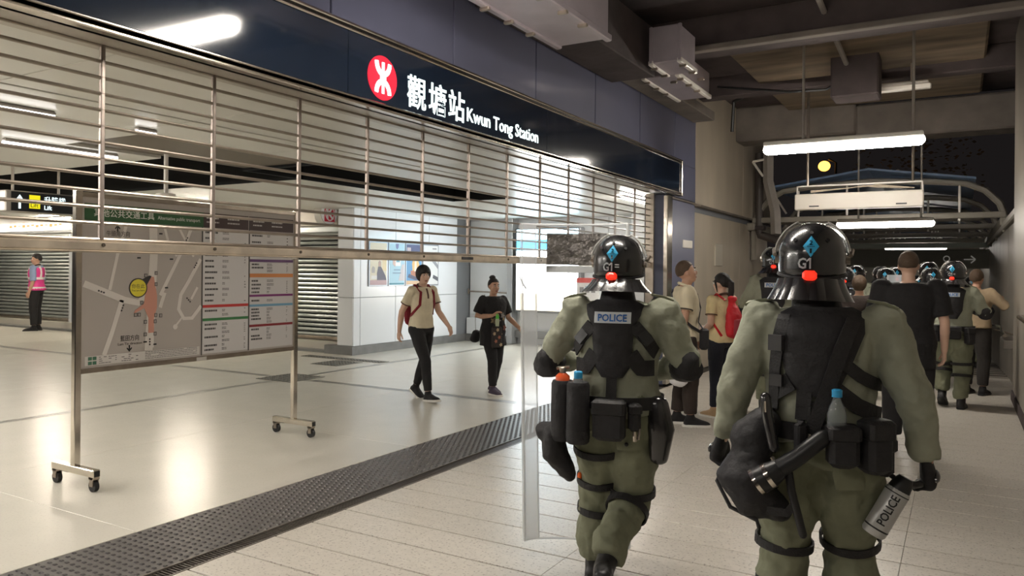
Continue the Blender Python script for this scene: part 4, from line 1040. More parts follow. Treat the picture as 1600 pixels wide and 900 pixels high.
    def shirt(s, m, sleeve=.55, hem=.90, infl=.014, rad=(.070, .066, .062), name='shirt', low=.012, collar=None, disp=((.10, .012),), top=1.45, smooth=4, cuff=.036):
        """sleeve: .55 = short (of upper arm), 2 = long"""
        J = s.J; b = MB(); b.loft(s.tsec(infl, hem, top, low))
        for S in 'LR':
            sh, el, wr = J['sh' + S], J['el' + S], J['wr' + S]
            inn = sh + V((-.05 if S == 'R' else .05, 0, -.01))
            if sleeve <= 1: pts = [inn, sh, sh + (el - sh) * sleeve * .5, sh + (el - sh) * sleeve]; rr = [rad[0]] + list(rad)
            else: pts = [inn, sh, (sh + el) / 2, el, el + (wr - el) * .5, wr - (wr - el).normalized() * .02]; rr = [rad[0], rad[0], rad[1], rad[2], (rad[2] + cuff) / 2 + .004, cuff]
            b.tube(pts, rr, 14); b.ball(sh, rad[0])
        o = fuse(b, name, m, s.vox, smooth, s.root, disp)
        if collar:
            c = V((0, -.012, 1.445)) + s.off(1.445); b = MB(); n = 20
            pts = [c + V((.066 * cos(a), .060 * sin(a) + .004, .012 - .026 * sin(a))) for a in [2 * pi * k / n for k in range(n)]]
            b.tube(pts, .014, 8, 1.0, None, False, True); b.build('collar', collar, o, True)
        return o
    def hair(s, m, style='short', name='hair'):
        M = s.Mh; b = MB(); n, k_ = 56, 36; rs = []
        a_, b_, c_ = {'short': (.088, .106, .112), 'crop': (.083, .101, .105), 'bob': (.097, .114, .118), 'tied': (.086, .105, .110)}[style]
        key = {'short': ((0, .060), (40, .052), (62, .02), (80, -.01), (100, .0), (118, -.04), (180, -.055)), 'crop': ((0, .062), (42, .056), (62, .03), (80, .0), (100, .0), (118, -.035), (180, -.045)),
               'bob': ((0, .036), (30, .034), (44, .0), (56, -.085), (100, -.10), (180, -.10)), 'tied': ((0, .066), (36, .056), (62, .02), (80, .0), (100, -.005), (118, -.05), (180, -.065))}[style]
        def zl(az):
            for (p, q), (p2, q2) in zip(key[:-1], key[1:]):
                if p <= az <= p2: return q + (q2 - q) * (az - p) / (p2 - p)
            return key[-1][1]
        for i in range(k_):
            t = pi * (i + .5) / k_; r = []
            for k in range(n):
                x, y, z = sin(t) * cos(2 * pi * k / n), sin(t) * sin(2 * pi * k / n), -cos(t)
                p = V((a_ * x, -.016 + b_ * y, .020 + c_ * z)); az = abs(math.degrees(math.atan2(p.x, p.y + .016)))
                g_ = (p.z - zl(az)) / .012; g_ = max(0, min(1, g_ + .5)); g_ = g_ * g_ * (3 - 2 * g_)
                q = V((0, -.016, .02)); r.append(M @ (q + (p - q) * (.76 + .24 * g_)))
            rs.append(r)
        b.rings(rs)
        if style == 'tied':
            b.limb([M @ V((0, -.10, .03)), M @ V((0, -.135, .0)), M @ V((0, -.13, -.10)), M @ V((0, -.11, -.22)), M @ V((0, -.10, -.30))], [.030, .034, .036, .028, .010], 12)
            b.limb([M @ V((-.07, .04, .03)), M @ V((-.080, .02, -.04)), M @ V((-.078, .01, -.10))], [.014, .012, .006], 8); b.limb([M @ V((.07, .04, .03)), M @ V((.080, .02, -.04)), M @ V((.078, .01, -.10))], [.014, .012, .006], 8)
        if style == 'bun': pass
        return fuse(b, name, m, .006, 2, s.root)
    # ------------------------------------------------------------ riot helmet
    def helmet(s, code='G1', detail=True, flaps='long'):
        M = s.Mh; r = s.root; A, B, C, zc = .127, .150, .134, .040
        def P(az, el, k=1.0):          # az 0 = front (+y)
            return V((A * k * cos(el) * sin(az), -.006 + B * k * cos(el) * cos(az), zc + C * k * sin(el)))
        b = MB(); rs = []; n = 40
        for i, e in enumerate((-44, -36, -26, -14, 0, 14, 28, 42, 55, 67, 78, 86)):
            ring = []
            for k in range(n):
                az = 2 * pi * k / n; ee = e
                if e < 0: ee = e * (.30 + .70 * (.5 - .5 * cos(az)) ** .8)   # brow rises at the front
                kk = 1.0 if e > -30 else .985
                q = P(az, RAD(ee), kk)
                if e < -10: q.x *= 1 + .0 * e; f = 1 / max(.82, cos(RAD(ee))); q.x *= f * .99; q.y = -.006 + (q.y + .006) * f * .97
                ring.append(M @ q)
            rs.append(ring)
        b.rings(rs); h = b.build('helmet', m_shell, r, 'all')
        b = MB(); b.tube(rs[0], .007, 6, closed=True); b.build('helmet_rim', m_gear2, h, True)
        # raised clear visor
        b = MB(); vs = []; fs = []; na, ne = 24, 8
        for lay in (1.09, 1.105):
            for i in range(ne + 1):
                for k in range(na + 1):
                    az = RAD(-98 + 196 * k / na); el = RAD(8 + 56 * i / ne); vs.append(M @ P(az, el, lay))
        N_ = (na + 1) * (ne + 1)
        for i in range(ne):
            for k in range(na):
                a = i * (na + 1) + k; fs.append((a, a + 1, a + na + 2, a + na + 1)); fs.append((N_ + a, N_ + a + na + 1, N_ + a + na + 2, N_ + a + 1))
        for k in range(na): a = ne * (na + 1) + k; fs += [(k, N_ + k, N_ + k + 1, k + 1), (a, a + 1, N_ + a + 1, N_ + a)]
        for i in range(ne): a = i * (na + 1); c = a + na; fs += [(a, a + na + 1, N_ + a + na + 1, N_ + a), (c, N_ + c, N_ + c + na + 1, c + na + 1)]
        b.add(vs, fs); v_ = b.build('visor', m_visor, h, True)
        b = MB(); b.tube([M @ P(RAD(-98 + 196 * k / 20), RAD(66), 1.10) for k in range(21)], .0035, 6)
        for q in (-1, 1): b.tube([M @ P(RAD(q * 98), RAD(8 + 58 * k / 8), 1.10) for k in range(9)], .0035, 6)
        b.build('visor_edge', mat('visor_edge_lit', (.50, .49, .46), .2), h, True)  # pale colour stands in for light caught on the clear visor's rim
        for q in (-1, 1):
            b = MB(); b.tube([M @ V((q * .118, .0, .028)), M @ V((q * .139, .0, .028))], .016, 12); b.tube([M @ V((q * .14, -.01, .045)), M @ V((q * .145, .03, .07))], .009, 6); b.build('visor_hinge', m_steel, h, True)
        # neck guard: pleated flaps at the back
        segs = 6 if flaps == 'long' else 5; ln = .085 if flaps == 'long' else .065
        for g in range(segs):
            a0 = 105 + 150 * g / segs; a1 = 105 + 150 * (g + 1) / segs + 3; b = MB(); vs = []; fs = []; na, nz = 5, 5
            for lay in (0, -.006):
                for i in range(nz + 1):
                    f = i / nz
                    for k in range(na + 1):
                        az = RAD(a0 + (a1 - a0) * k / na); bow = sin(pi * k / na) * .007
                        rr = .118 + .006 + (.058 if flaps == 'short' else .040) * f ** 1.3 + bow + lay + (.002 if g % 2 else 0)
                        vs.append(M @ V((rr * sin(az), -.006 + rr * 1.10 * cos(az), -.052 - ln * f)))
            N_ = (na + 1) * (nz + 1)
            for i in range(nz):
                for k in range(na):
                    a = i * (na + 1) + k; fs.append((a, a + 1, a + na + 2, a + na + 1)); fs.append((N_ + a, N_ + a + na + 1, N_ + a + na + 2, N_ + a + 1))
            for k in range(na): a = nz * (na + 1) + k; fs += [(k, N_ + k, N_ + k + 1, k + 1), (a, a + 1, N_ + a + 1, N_ + a)]
            for i in range(nz): a = i * (na + 1); c = a + na; fs += [(a, a + na + 1, N_ + a + na + 1, N_ + a), (c, N_ + c, N_ + c + na + 1, c + na + 1)]
            b.add(vs, fs); b.build('neck_flap', m_leath, h, True)
        def back(x, z, e=.0015):
            q = 1 - (x / A) ** 2 - ((z - zc) / C) ** 2
            yy = B * max(.02, q) ** .5
            if z < zc: yy = max(yy, B * (.972 + .028 * max(0, 1 - (zc - z) / .03)) * max(.02, 1 - (x / (.99 * A)) ** 2) ** .5)
            return M @ V((x, -.006 - yy - e, z))
        def decal(poly, m, nm, e=.0018):
            b = MB(); c = (sum(p[0] for p in poly) / len(poly), sum(p[1] for p in poly) / len(poly)); n_ = len(poly)
            vs = [back(*c, e)] + [back(c[0] + (x - c[0]) * .5, c[1] + (z - c[1]) * .5, e) for x, z in poly] + [back(x, z, e) for x, z in poly]
            fs = [(0, 1 + k, 1 + (k + 1) % n_) for k in range(n_)] + [(1 + k, 1 + n_ + k, 1 + n_ + (k + 1) % n_, 1 + (k + 1) % n_) for k in range(n_)]
            b.add(vs, fs); return b.build(nm, m, h)
        decal([(0, .110), (.029, .068), (0, .026), (-.029, .068)], m_decal, 'blue_diamond')
        for x, z in ((-.058, .094), (0, .122), (.058, .094)):
            b = MB(); q = back(x, z, 0); nn = (q - M @ V((0, 0, zc))).normalized(); b.tube([q - nn * .003, q + nn * .004], .007, 10); b.build('bolt', m_gear2, h, True)
        if detail:
            for st, sz, x0, z0, w, m in ((code, .056, -.046, -.016, .048, m_decw), ('2', .026, -.006, .073, .012, m_shell), ('1', .024, -.004, .042, .007, m_shell)):
                me = text_mesh(st, sz, m, extrude=.0006, bold=.0012 if sz > .03 else .0006, width=w); subdiv(me)
                for v in me.vertices: v.co = back(x0 + v.co.x, z0 + v.co.y, .0028 if sz < .03 else .002)
                link('helmet_code', me, h)
            decal([(-.004, .024), (-.015, .014), (-.015, .007), (-.004, .015)], m_decw, 'helmet_code', .0022)
            decal([(-.014, .0685), (.014, .0685), (.014, .0662), (-.014, .0662)], m_shell, 'diamond_bar', .0028)
            if flaps == 'short':
                for z in (.0, .011): decal([(.014, z), (.034, z), (.034, z + .005), (.014, z + .005)], m_decw, 'white_dash', .002)
        b = MB(); q = M @ V((-.002, -.006 - B * .92, -.042)); R3 = Matrix.Translation(q) @ M.to_3x3().to_4x4()
        b.cbox((-.026, -.022, -.020), (.026, .012, .018), .010, R3); b.cbox((-.020, -.026, -.012), (-.004, -.018, .008), .003, R3); b.build('red_clip_light', m_redl, h)
        b = MB(); b.limb([M @ V((0, -.012, -.19)), M @ V((0, -.008, -.10)), M @ V((0, -.006, -.05))], [.072, .070, .085], 16); b.build('balaclava', m_gear2, r, True)
        return h
    # ------------------------------------------------------------ olive uniform
    def uniform(s, jk=.040, hem=.90):
        s.jk = jk
        s.tr = s.trousers(m_olive_t, 1.0, (.128, .120, .100, .096, .078), 1.02, .030, disp=((.17, .055), (.06, .022)), smooth=4)
        s.ja = s.shirt(m_olive, 2, hem, jk, (.088, .080, .072), 'jacket', .010, None, ((.16, .042), (.06, .020)), 1.452, 4, .052)
        s.shoes(m_boot, m_blackp, True)
        for S, q in (('L', -1), ('R', 1)):
            sh = s.J['sh' + S]; b = MB(); b.strap([sh + V((q * .055, -.015, .055)), sh + V((q * .01, -.015, .073)), sh + V((q * -.05, -.015, .082))], .05, .010, (q * .35, 0, 1)); b.build('epaulette', m_olive_t, s.ja)
    def strap_ring(s, name, c, d, r, w, m, parent=None, t=.008, flat=1.0):
        u, v, d = frame(d); b = MB(); n = 24; rs = []
        for k in range(n):
            a = 2 * pi * k / n; e = u * cos(a) + v * sin(a) * flat; p = V(c) + e * r
            rs.append([p - d * w / 2, p + d * w / 2, p + d * w / 2 + e * t, p - d * w / 2 + e * t])
        b.rings(rs, close=True); return b.build(name, m, parent or s.root)
    def leg_straps(s, S, fr, r, w=.035, m=None):
        hp, kn, an = s.J['hip' + S], s.J['kne' + S], s.J['ank' + S]
        c = hp + (kn - hp) * fr if fr <= 1 else kn + (an - kn) * (fr - 1); d = (kn - hp) if fr <= 1 else (an - kn)
        return s.strap_ring('leg_strap', c, d, r, w, m or m_gear)
    def kneepad(s, S):
        kn, an, hp = s.J['kne' + S], s.J['ank' + S], s.J['hip' + S]
        b = MB(); d = (an - kn).normalized(); f = V((0, 1, 0)) - d * V((0, 1, 0)).dot(d); f.normalize(); c = kn + f * .085
        b.limb([c - d * .10, c, c + d * .16, c + d * .30], [.05, .072, .060, .045], 12, .5, up=f); b.build('knee_pad', m_gear2, s.root, True)
    def elbowpad(s, S, r=.086):
        sh, el, wr = s.J['sh' + S], s.J['el' + S], s.J['wr' + S]
        k = (V((0, -.25, -1)) + V((.5 if S == 'R' else -.5, 0, 0))).normalized() * .016; b = MB(); b.limb([el + (sh - el) * .06 + k, el + k, el + (wr - el) * .16 + k], [r * .80, r * .92, r * .86], 14); return b.build('elbow_pad', m_gear2, s.root, True)
    def belt(s, z=.965, w=.06, infl=.05):
        b = MB(); n = 40; rs = []
        cx, cy, _, hw, hd = s.at(z, infl)
        for k in range(n):
            a = 2 * pi * k / n; e = V((cos(a), sin(a), 0)); p = V((cx + hw * cos(a), cy + hd * sin(a), z))
            rs.append([p - V((0, 0, w / 2)), p + V((0, 0, w / 2)), p + V((0, 0, w / 2)) + e * .010, p - V((0, 0, w / 2)) + e * .010])
        b.rings(rs, close=True); return b.build('duty_belt', m_gear, s.root, True)
    def pouch(s, name, x, z0, z1, w, d, m, infl=.055, side=-1, flap=True, rot=None):
        """box pouch hung on the belt at lateral place x"""
        zc = .965; p = s.surf(x, zc, infl, side); n = s.snorm(x, zc, infl, side); a = math.atan2(n.x, -n.y)
        M = Matrix.Translation((p.x, p.y, 0)) @ Matrix.Rotation(a, 4, 'Z')
        b = MB(); b.cbox((-w / 2, -d, z0), (w / 2, .01, z1), .018, M); o = b.build(name, m, s.root, True)
        if flap:
            b = MB(); b.cbox((-w / 2 - .004, -d - .006, z1 - (z1 - z0) * .38), (w / 2 + .004, .0, z1 + .006), .012, M); b.build('flap', m_gear, o, True)
        return o, M
# ================================================================ the two near riot officers
def person(label, loc, rz, H, group=None):
    o = thing('person', label, 'person', (loc[0], loc[1], loc[2] if len(loc) > 2 else 0), RAD(rz), group); k = H / 1.72; o.scale = (k, k, k); return o
def worn(name, label, cat, root, group=None):
    o = thing(name, label, cat, root.location, root.rotation_euler[2], group); o.scale = root.scale; return o
def vest_and_harness(f, kind):
    j = f.jk; root = f.root
    vp = f.panel('vest_back', [(1.455, -.085, .085), (1.43, -.135, .135), (1.38, -.125, .125), (1.33, -.10, .10), (1.22, -.092, .092), (1.14, -.085, .085), (1.085, -.05, .05)] if kind == 1 else
                 [(1.455, -.095, .10), (1.43, -.14, .145), (1.36, -.145, .15), (1.25, -.13, .11), (1.17, -.11, .075), (1.12, -.05, .03)], m_gear2, j + .004, t=.020)
    b = MB(); c = V((0, -.012, 1.46)) + f.off(1.46); b.loft([(c.x, c.y, 1.425, .10, .085), (c.x, c.y - .005, 1.46, .088, .080), (c.x, c.y, 1.50, .080, .076)]); b.build('vest_collar', m_gear2, root, True)
    f.band('vest_strap', [(0, 1.10), (0, .99)], .05, m_gear, j + .012)
    for q in (-1, 1):
        if kind == 1:
            f.band('harness_strap', [(q * .10, 1.335), (q * .155, 1.27), (q * .195, 1.20)], .062, m_gear, j + .010)
            f.band('harness_strap', [(q * .085, 1.20), (q * .13, 1.13), (q * .185, 1.13)], .075, m_gear, j + .010)
            p = f.surf(q * .15, 1.275, j + .014); nn = f.snorm(q * .15, 1.275, j)
            b = MB(); b.strap([p + V((-q * .018, 0, .022)), p + V((q * .022, .004, -.026))], .050, .016, nn); b.build('buckle', m_blackp, root)
    if kind == 1:
        pt = f.panel('police_patch', [(1.398, -.088, .088), (1.345, -.088, .088)], m_patch, j + .024, t=.004, parent=vp, nx=6)
        me = text_mesh('POLICE', .046, m_patchb, extrude=.0006, bold=.0012, width=.140)
        for v in me.vertices:
            p = f.surf(-.070 + v.co.x, 1.355 + v.co.y, j + .030); v.co = (p.x, p.y, p.z)
        link('police_lettering', me, pt)
    else:
        f.band('harness_strap', [(-.125, 1.42), (-.145, 1.33), (-.158, 1.22), (-.165, 1.05)], .050, m_gear, j + .016)
        f.band('harness_strap', [(.115, 1.41), (.075, 1.30), (.03, 1.15), (-.02, 1.0)], .052, m_gear, j + .030)
        f.band('harness_strap', [(.06, 1.27), (.14, 1.20), (.205, 1.16)], .046, m_gear, j + .012)
        f.band('harness_strap', [(.045, 1.16), (.13, 1.09), (.205, 1.05)], .060, m_gear, j + .012)
        f.band('harness_strap', [(-.10, 1.17), (-.165, 1.12)], .070, m_gear, j + .014)
        f.band('hanging_strap', [(-.05, 1.14), (-.055, 1.03)], .055, m_gear, j + .018)
        p = f.surf(-.15, 1.315, j + .022); nn = f.snorm(-.15, 1.315, j); b = MB(); b.strap([p + V((0, 0, .030)), p + V((0, 0, -.030))], .058, .020, nn); b.build('buckle', mat('buckle_grey', (.035, .034, .036), .35), root)
        p = f.surf(-.15, 1.17, j + .022); b = MB(); b.strap([p + V((0, 0, .022)), p + V((0, 0, -.022))], .052, .016, nn); b.build('buckle', mat('buckle_grey'), root)
m_cap_b = mat('blue_bottle_cap', (.03, .32, .62), .4)
# ---------------------------------------------------------------- officer with the shield
r1 = person('riot officer in olive uniform with POLICE patch, walking behind a clear shield', (-1.487, 3.602), 13, 1.755)
f1 = Fig(r1, dict(shL=(-.200, 0, 1.392), shR=(.205, 0, 1.392), elL=(-.355, .03, 1.135), wrL=(-.25, .27, 1.11), elR=(.335, .03, 1.15), wrR=(.16, .26, 1.08),
                  kneL=(-.10, .10, .475), ankL=(-.13, .14, .09), kneR=(.075, .055, .47), ankR=(-.01, -.26, .23), footR=(8, -48), palmL=(.3, -1, 0), palmR=(-.3, -1, 0), curlL=55, curlR=45), lean=(0, .025), kw=1.06, head=(-4, -4, 0), voxel=.011)
f1.body(m_skin2, face=True, gloves=True, feet=False); f1.uniform(); f1.gloves(m_gear2); f1.helmet(flaps='short'); vest_and_harness(f1, 1); f1.elbowpad('L'); f1.elbowpad('R')
f1.belt()
for k, x in enumerate((-.235, -.150)):
    p = f1.surf(x * .75, .965, .06); c = V((x, p.y - .045, 0))
    b = MB(); b.loft([(c.x, c.y, .775, .048, .048), (c.x, c.y, .785, .056, .056), (c.x, c.y, .83, .057, .057), (c.x, c.y, 1.05, .055, .055), (c.x, c.y, 1.065, .048, .048)]); po = b.build('bottle_pouch', m_gear2, r1, True)
    b = MB(); b.loft([(c.x, c.y, .80, .0585, .0585), (c.x, c.y, .84, .0585, .0585)]); b.build('pouch_band', m_gear, po, True)
    if k == 0:
        b = MB(); b.loft([(c.x, c.y, 1.06, .036, .036), (c.x, c.y, 1.085, .034, .034), (c.x, c.y, 1.10, .018, .018)]); b.build('canister_top', mat('orange_canister', (.75, .10, .02), .35), po, True)
        b = MB(); b.loft([(c.x, c.y, 1.10, .014, .014), (c.x, c.y, 1.125, .02, .02), (c.x, c.y, 1.13, .028, .014)]); b.tube([(c.x - .03, c.y, 1.12), (c.x + .035, c.y, 1.13)], .008, 6); b.build('canister_valve', m_steel, po, True)
    else:
        b = MB(); b.loft([(c.x, c.y, 1.06, .03, .03), (c.x, c.y, 1.085, .02, .02)]); b.build('bottle_neck', mat('bottle_clear', (.8, .86, .9), .1, trans=.8), po, True)
        b = MB(); b.loft([(c.x, c.y, 1.082, .021, .021), (c.x, c.y, 1.112, .021, .021), (c.x, c.y, 1.116, .017, .017)]); b.build('bottle_cap', m_cap_b, po, True)
f1.pouch('utility_pouch', .0, .80, .985, .150, .075, m_gear2)
f1.pouch('utility_pouch', .105, .84, .97, .055, .06, m_gear2)
b = MB(); b.limb([(.205, -.07, .96), (.225, -.075, .84), (.215, -.06, .70)], [.055, .066, .045], 12, .7); b.build('holster', m_leath, r1, True)
b = MB(); b.tube([(.115, -.19, .87), (.12, -.195, .80)], .010, 8); b.tube([(.14, -.19, .86), (.135, -.195, .81)], .007, 8); b.build('key_clip', m_chrome, r1, True)
b = MB(); b.limb([(-.20, -.11, .86), (-.29, -.12, .80), (-.28, -.13, .70), (-.20, -.13, .60)], [.055, .085, .090, .045], 14, .75); b.ball((-.335, -.11, .80), (.05, .05, .05)); bg = fuse(b, 'drop_bag', m_gear2, .010, 5, r1, ((.08, .02),))
for S, fr, r in (('L', .45, .121), ('L', .84, .107), ('L', 1.24, .100), ('R', 1.20, .100), ('R', .92, .106)): f1.leg_straps(S, fr, r)
f1.kneepad('L'); f1.kneepad('R')
b = MB(); b.cbox((-.20, .02, .54), (-.175, .06, .575), .008); b.build('orange_tab', mat('orange_tab', (.8, .14, .02), .5), r1)
p = f1.surf(.06, .86, .045); b = MB(); b.ball((.075, p.y - .008, .775), (.010, .006, .010)); b.build('pocket_button', m_blackp, r1, True)
f1.panel('seat_pocket', [(.845, .02, .145), (.80, .02, .148), (.745, .03, .145)], m_olive_t, .034, t=.006)
# clear riot shield in his left hand
sd = thing('riot_shield', 'tall clear curved riot shield with foil taped pad beside the officer', 'shield', (r1.location.x, r1.location.y, 0), RAD(20))
m_poly = mat('shield_polycarbonate', (.80, .83, .86), .10, alpha=.13, spec=.6, bump=.02, bscale=5)
b = MB(); vs = []; fs = []; nx, nz = 16, 12; Wd = .60
for lay in (0, .005):
    for i in range(nz + 1):
        z = .09 + 1.80 * i / nz
        for k in range(nx + 1):
            x = -Wd / 2 + Wd * k / nx; y = .06 * (1 - (2 * x / Wd) ** 2) + (-.03 if k in (0, nx) else 0)
            xx = x * (1 - .02 * (1 - i / nz))
            vs.append((-.235 + xx - .03 * (i / nz), .43 + y + lay, z))
N_ = (nx + 1) * (nz + 1)
for i in range(nz):
    for k in range(nx):
        a = i * (nx + 1) + k; fs.append((a, a + 1, a + nx + 2, a + nx + 1)); fs.append((N_ + a, N_ + a + nx + 1, N_ + a + nx + 2, N_ + a + 1))
for k in range(nx): a = nz * (nx + 1) + k; fs += [(k, N_ + k, N_ + k + 1, k + 1), (a, a + 1, N_ + a + 1, N_ + a)]
for i in range(nz): a = i * (nx + 1); c = a + nx; fs += [(a, a + nx + 1, N_ + a + nx + 1, N_ + a), (c, N_ + c, N_ + c + nx + 1, c + nx + 1)]
b.add(vs, fs); b.build('shield_sheet', m_poly, sd, True)
m_edge = mat('shield_edge', (.78, .80, .82), .15, alpha=.55)
for q in (0, nx):
    b = MB(); b.tube([vs[i * (nx + 1) + q] for i in range(nz + 1)], .010, 8); b.build('edge_bead', m_edge, sd, True)
for i in (0, nz):
    b = MB(); b.tube([vs[i * (nx + 1) + k] for k in range(nx + 1)], .006, 8); b.build('edge_bead', m_edge, sd, True)
b = MB(); b.tube([vs[i * (nx + 1) + 2] for i in range(nz + 1)], .005, 6); b.build('moulded_rib', m_edge, sd, True)
b = MB(); b.rings([[V(vs[i * (nx + 1)]) + V((0, -.004, 0)), V(vs[i * (nx + 1) + 2]) + V((0, -.006, 0)), V(vs[i * (nx + 1) + 2]) + V((0, -.003, 0)), V(vs[i * (nx + 1)]) + V((0, -.002, 0))] for i in range(nz + 1)]); b.build('frosted_border', mat('shield_frost', (.78, .80, .83), .25, alpha=.32), sd, True)
b = MB(); rs = []
for k in range(13):
    x = -.19 + .34 * k / 12; rs.append([V((-.235 + x, .425 + .06 * (1 - (2 * x / Wd) ** 2), 1.66)), V((-.235 + x, .425 + .06 * (1 - (2 * x / Wd) ** 2), 1.84)), V((-.235 + x, .440 + .06 * (1 - (2 * x / Wd) ** 2), 1.84)), V((-.235 + x, .440 + .06 * (1 - (2 * x / Wd) ** 2), 1.66))])
b.rings(rs); b.build('foil_pad', mat('foil_tape', (.25, .235, .225), .24, metal=.7, var=.3, vscale=22, bump=.9, bscale=26), sd)
b = MB(); b.cbox((-.43, .475, 1.615), (-.08, .482, 1.655), .002); b.build('white_label', mat('shield_label', (.55, .57, .58), .4), sd)
b = MB(); b.tube([(-.33, .40, 1.22), (-.25, .33, 1.19), (-.17, .40, 1.16)], .016, 8); b.build('handle', m_gear2, sd, True)
# ---------------------------------------------------------------- officer with the spray can
r2 = person('nearest riot officer in olive uniform with black hip bag, holding a spray can', (-.473, 3.279), 5, 1.765)
f2 = Fig(r2, dict(shL=(-.202, 0, 1.392), shR=(.208, 0, 1.392), elL=(-.315, -.03, 1.135), wrL=(-.385, .035, .895), elR=(.325, -.03, 1.135), wrR=(.365, .04, .880),
                  hipL=(-.10, 0, .90), hipR=(.10, 0, .90), kneL=(-.135, .01, .50), ankL=(-.13, -.03, .09), kneR=(.105, .10, .50), ankR=(.12, -.02, .10), palmL=(.9, -.3, 0), palmR=(-1, .1, 0), curlL=48, curlR=60), lean=(-.015, .01), kw=1.07, head=(2, -3, 1), headoff=(-.02, 0, .008), voxel=.011)
f2.body(m_skin2, face=True, gloves=True, feet=False); f2.uniform(hem=.93); f2.gloves(m_gear2); f2.helmet(flaps='long'); vest_and_harness(f2, 2)
f2.belt(.985, .065)
f2.pouch('utility_pouch', .075, .88, 1.03, .105, .085, m_gear2)
f2.pouch('utility_pouch', .165, .86, 1.05, .10, .09, m_gear2)
f2.pouch('torch_pouch', -.055, .90, 1.035, .045, .05, m_gear2, flap=False)
f2.pouch('utility_pouch', .20, .84, .98, .06, .06, m_gear2)
p = f2.surf(.065, .985, .06)
b = MB(); c = (.065, p.y - .05); b.loft([(*c, .99, .033, .033), (*c, 1.07, .033, .033), (*c, 1.10, .026, .026), (*c, 1.125, .014, .014), (*c, 1.14, .013, .013)]); bo = b.build('water_bottle', mat('bottle_clear2', (.75, .82, .85), .08, trans=.85, ior=1.33), r2, True)
b = MB(); b.loft([(*c, 1.135, .018, .018), (*c, 1.160, .018, .018), (*c, 1.163, .014, .014)]); b.build('bottle_cap', m_cap_b, bo, True)
# baton, torch, radio
b = MB(); b.tube([(-.105, -.23, .90), (-.085, -.24, .78), (-.045, -.235, .625)], .015, 10, round_=True); b.build('baton', m_blackp, r2, True)
b = MB(); b.limb([(.02, -.235, .985), (-.07, -.25, .905), (-.135, -.255, .855)], [.030, .032, .034], 14); b.tube([(-.125, -.255, .863), (-.16, -.26, .835), (-.205, -.265, .805)], [.036, .048, .050], 18); to = b.build('torch', m_blackp, r2, True)
b = MB(); b.tube([(-.155, -.26, .838), (-.168, -.261, .829)], .051, 18); b.tube([(-.196, -.265, .811), (-.207, -.266, .803)], .052, 18); b.build('torch_ring', m_chrome, to, True)
b = MB(); b.tube([(-.185, -.20, 1.11), (-.175, -.21, 1.04), (-.15, -.22, .93)], .021, 10, round_=True); b.build('torch_holster', m_leath, r2, True)
for pp, rr_ in (([(-.185, -.222, 1.10), (-.182, -.228, 1.06)], .007), ([(-.155, -.245, .90), (-.135, -.25, .87)], .008), ([(-.025, -.235, .995), (-.03, -.24, .94), (-.02, -.242, .92)], .006)):
    b = MB(); b.tube(pp, rr_, 8); b.build('chrome_clip', m_chrome, r2, True)
b = MB(); b.limb([(-.20, -.13, 1.00), (-.24, -.14, .94)], [.070, .085], 12); b.limb([(-.225, -.15, .90), (-.275, -.17, .80), (-.22, -.17, .72), (-.13, -.17, .68)], [.080, .125, .110, .055], 14, .8); hb = fuse(b, 'hip_bag', m_gear2, .011, 5, r2, ((.09, .025),))
b = MB(); b.tube([(-.33, -.11, .86), (-.37, -.15, .76), (-.31, -.2, .68), (-.21, -.22, .65), (-.20, -.22, .62)], .008, 6); b.build('bag_cord', m_gear, hb, True)
b = MB(); b.strap([(-.17, -.235, .70), (-.10, -.24, .70), (-.075, -.235, .73)], .03, .01, (0, -1, 0)); b.build('bag_tab', m_gear, hb)
for S, fr, r in (('L', .97, .105), ('R', .92, .106), ('L', 1.35, .100), ('R', 1.35, .100)): f2.leg_straps(S, fr, r, .032)
f2.kneepad('L'); f2.kneepad('R')
f2.panel('seat_pocket', [(.87, .05, .16), (.83, .05, .16), (.78, .06, .155)], m_olive_t, .036, t=.005)
# spray can held in his right hand
w = f2.J['wrR'] + f2.J['hdR'] * .10
sp = worn('spray_can', 'silver spray can lettered POLICE in the gloved hand of the nearest officer', 'spray can', r2)
m_can = mat('can_silver', (.47, .47, .46), .32, metal=.35)
A_, B_ = V((.275, -.05, .790)), V((.185, -.075, .615)); dv = (B_ - A_).normalized()
b = MB(); b.tube([A_, A_ + dv * .012, B_ - dv * .01, B_], [.036, .044, .044, .038], 24); cb = b.build('can_body', m_can, sp, True)
b = MB(); b.tube([A_ + dv * .018, A_ + dv * .022], .0448, 24); b.build('can_ring', m_blackp, cb, True)
b = MB(); b.tube([B_ - dv * .032, B_ - dv * .026], .0448, 24); b.build('can_ring', m_blackp, cb, True)
b = MB(); b.tube([A_ - dv * .045, A_ - dv * .02, A_ + dv * .012], [.026, .036, .041], 20); b.tube([A_ - dv * .03, V((.32, -.02, .80)), V((.345, .01, .80))], .014, 10); b.build('nozzle_head', m_blackp, sp, True)
b = MB(); b.tube([A_ - dv * .03 + V((-.02, 0, 0)), V((.20, -.02, .86)), V((.16, -.02, .88))], .010, 8); b.build('tether', m_gear, sp, True)
u_ = V((0, -1, 0)); u_ = (u_ - dv * u_.dot(dv)).normalized(); s_ = dv.cross(u_)
me = subdiv(text_mesh('POLICE', .042, m_blackp, extrude=.0006, bold=.0008, width=.118))
for v in me.vertices:
    ax = -(v.co.x - .118) + .0; up_ = v.co.y - .014; ang = up_ / .044
    p = A_ + dv * (.030 + (.118 - v.co.x)) + (u_ * cos(ang) + s_ * sin(ang)) * (.0446 + max(0, v.co.z))
    v.co = p
link('can_lettering', me, cb)
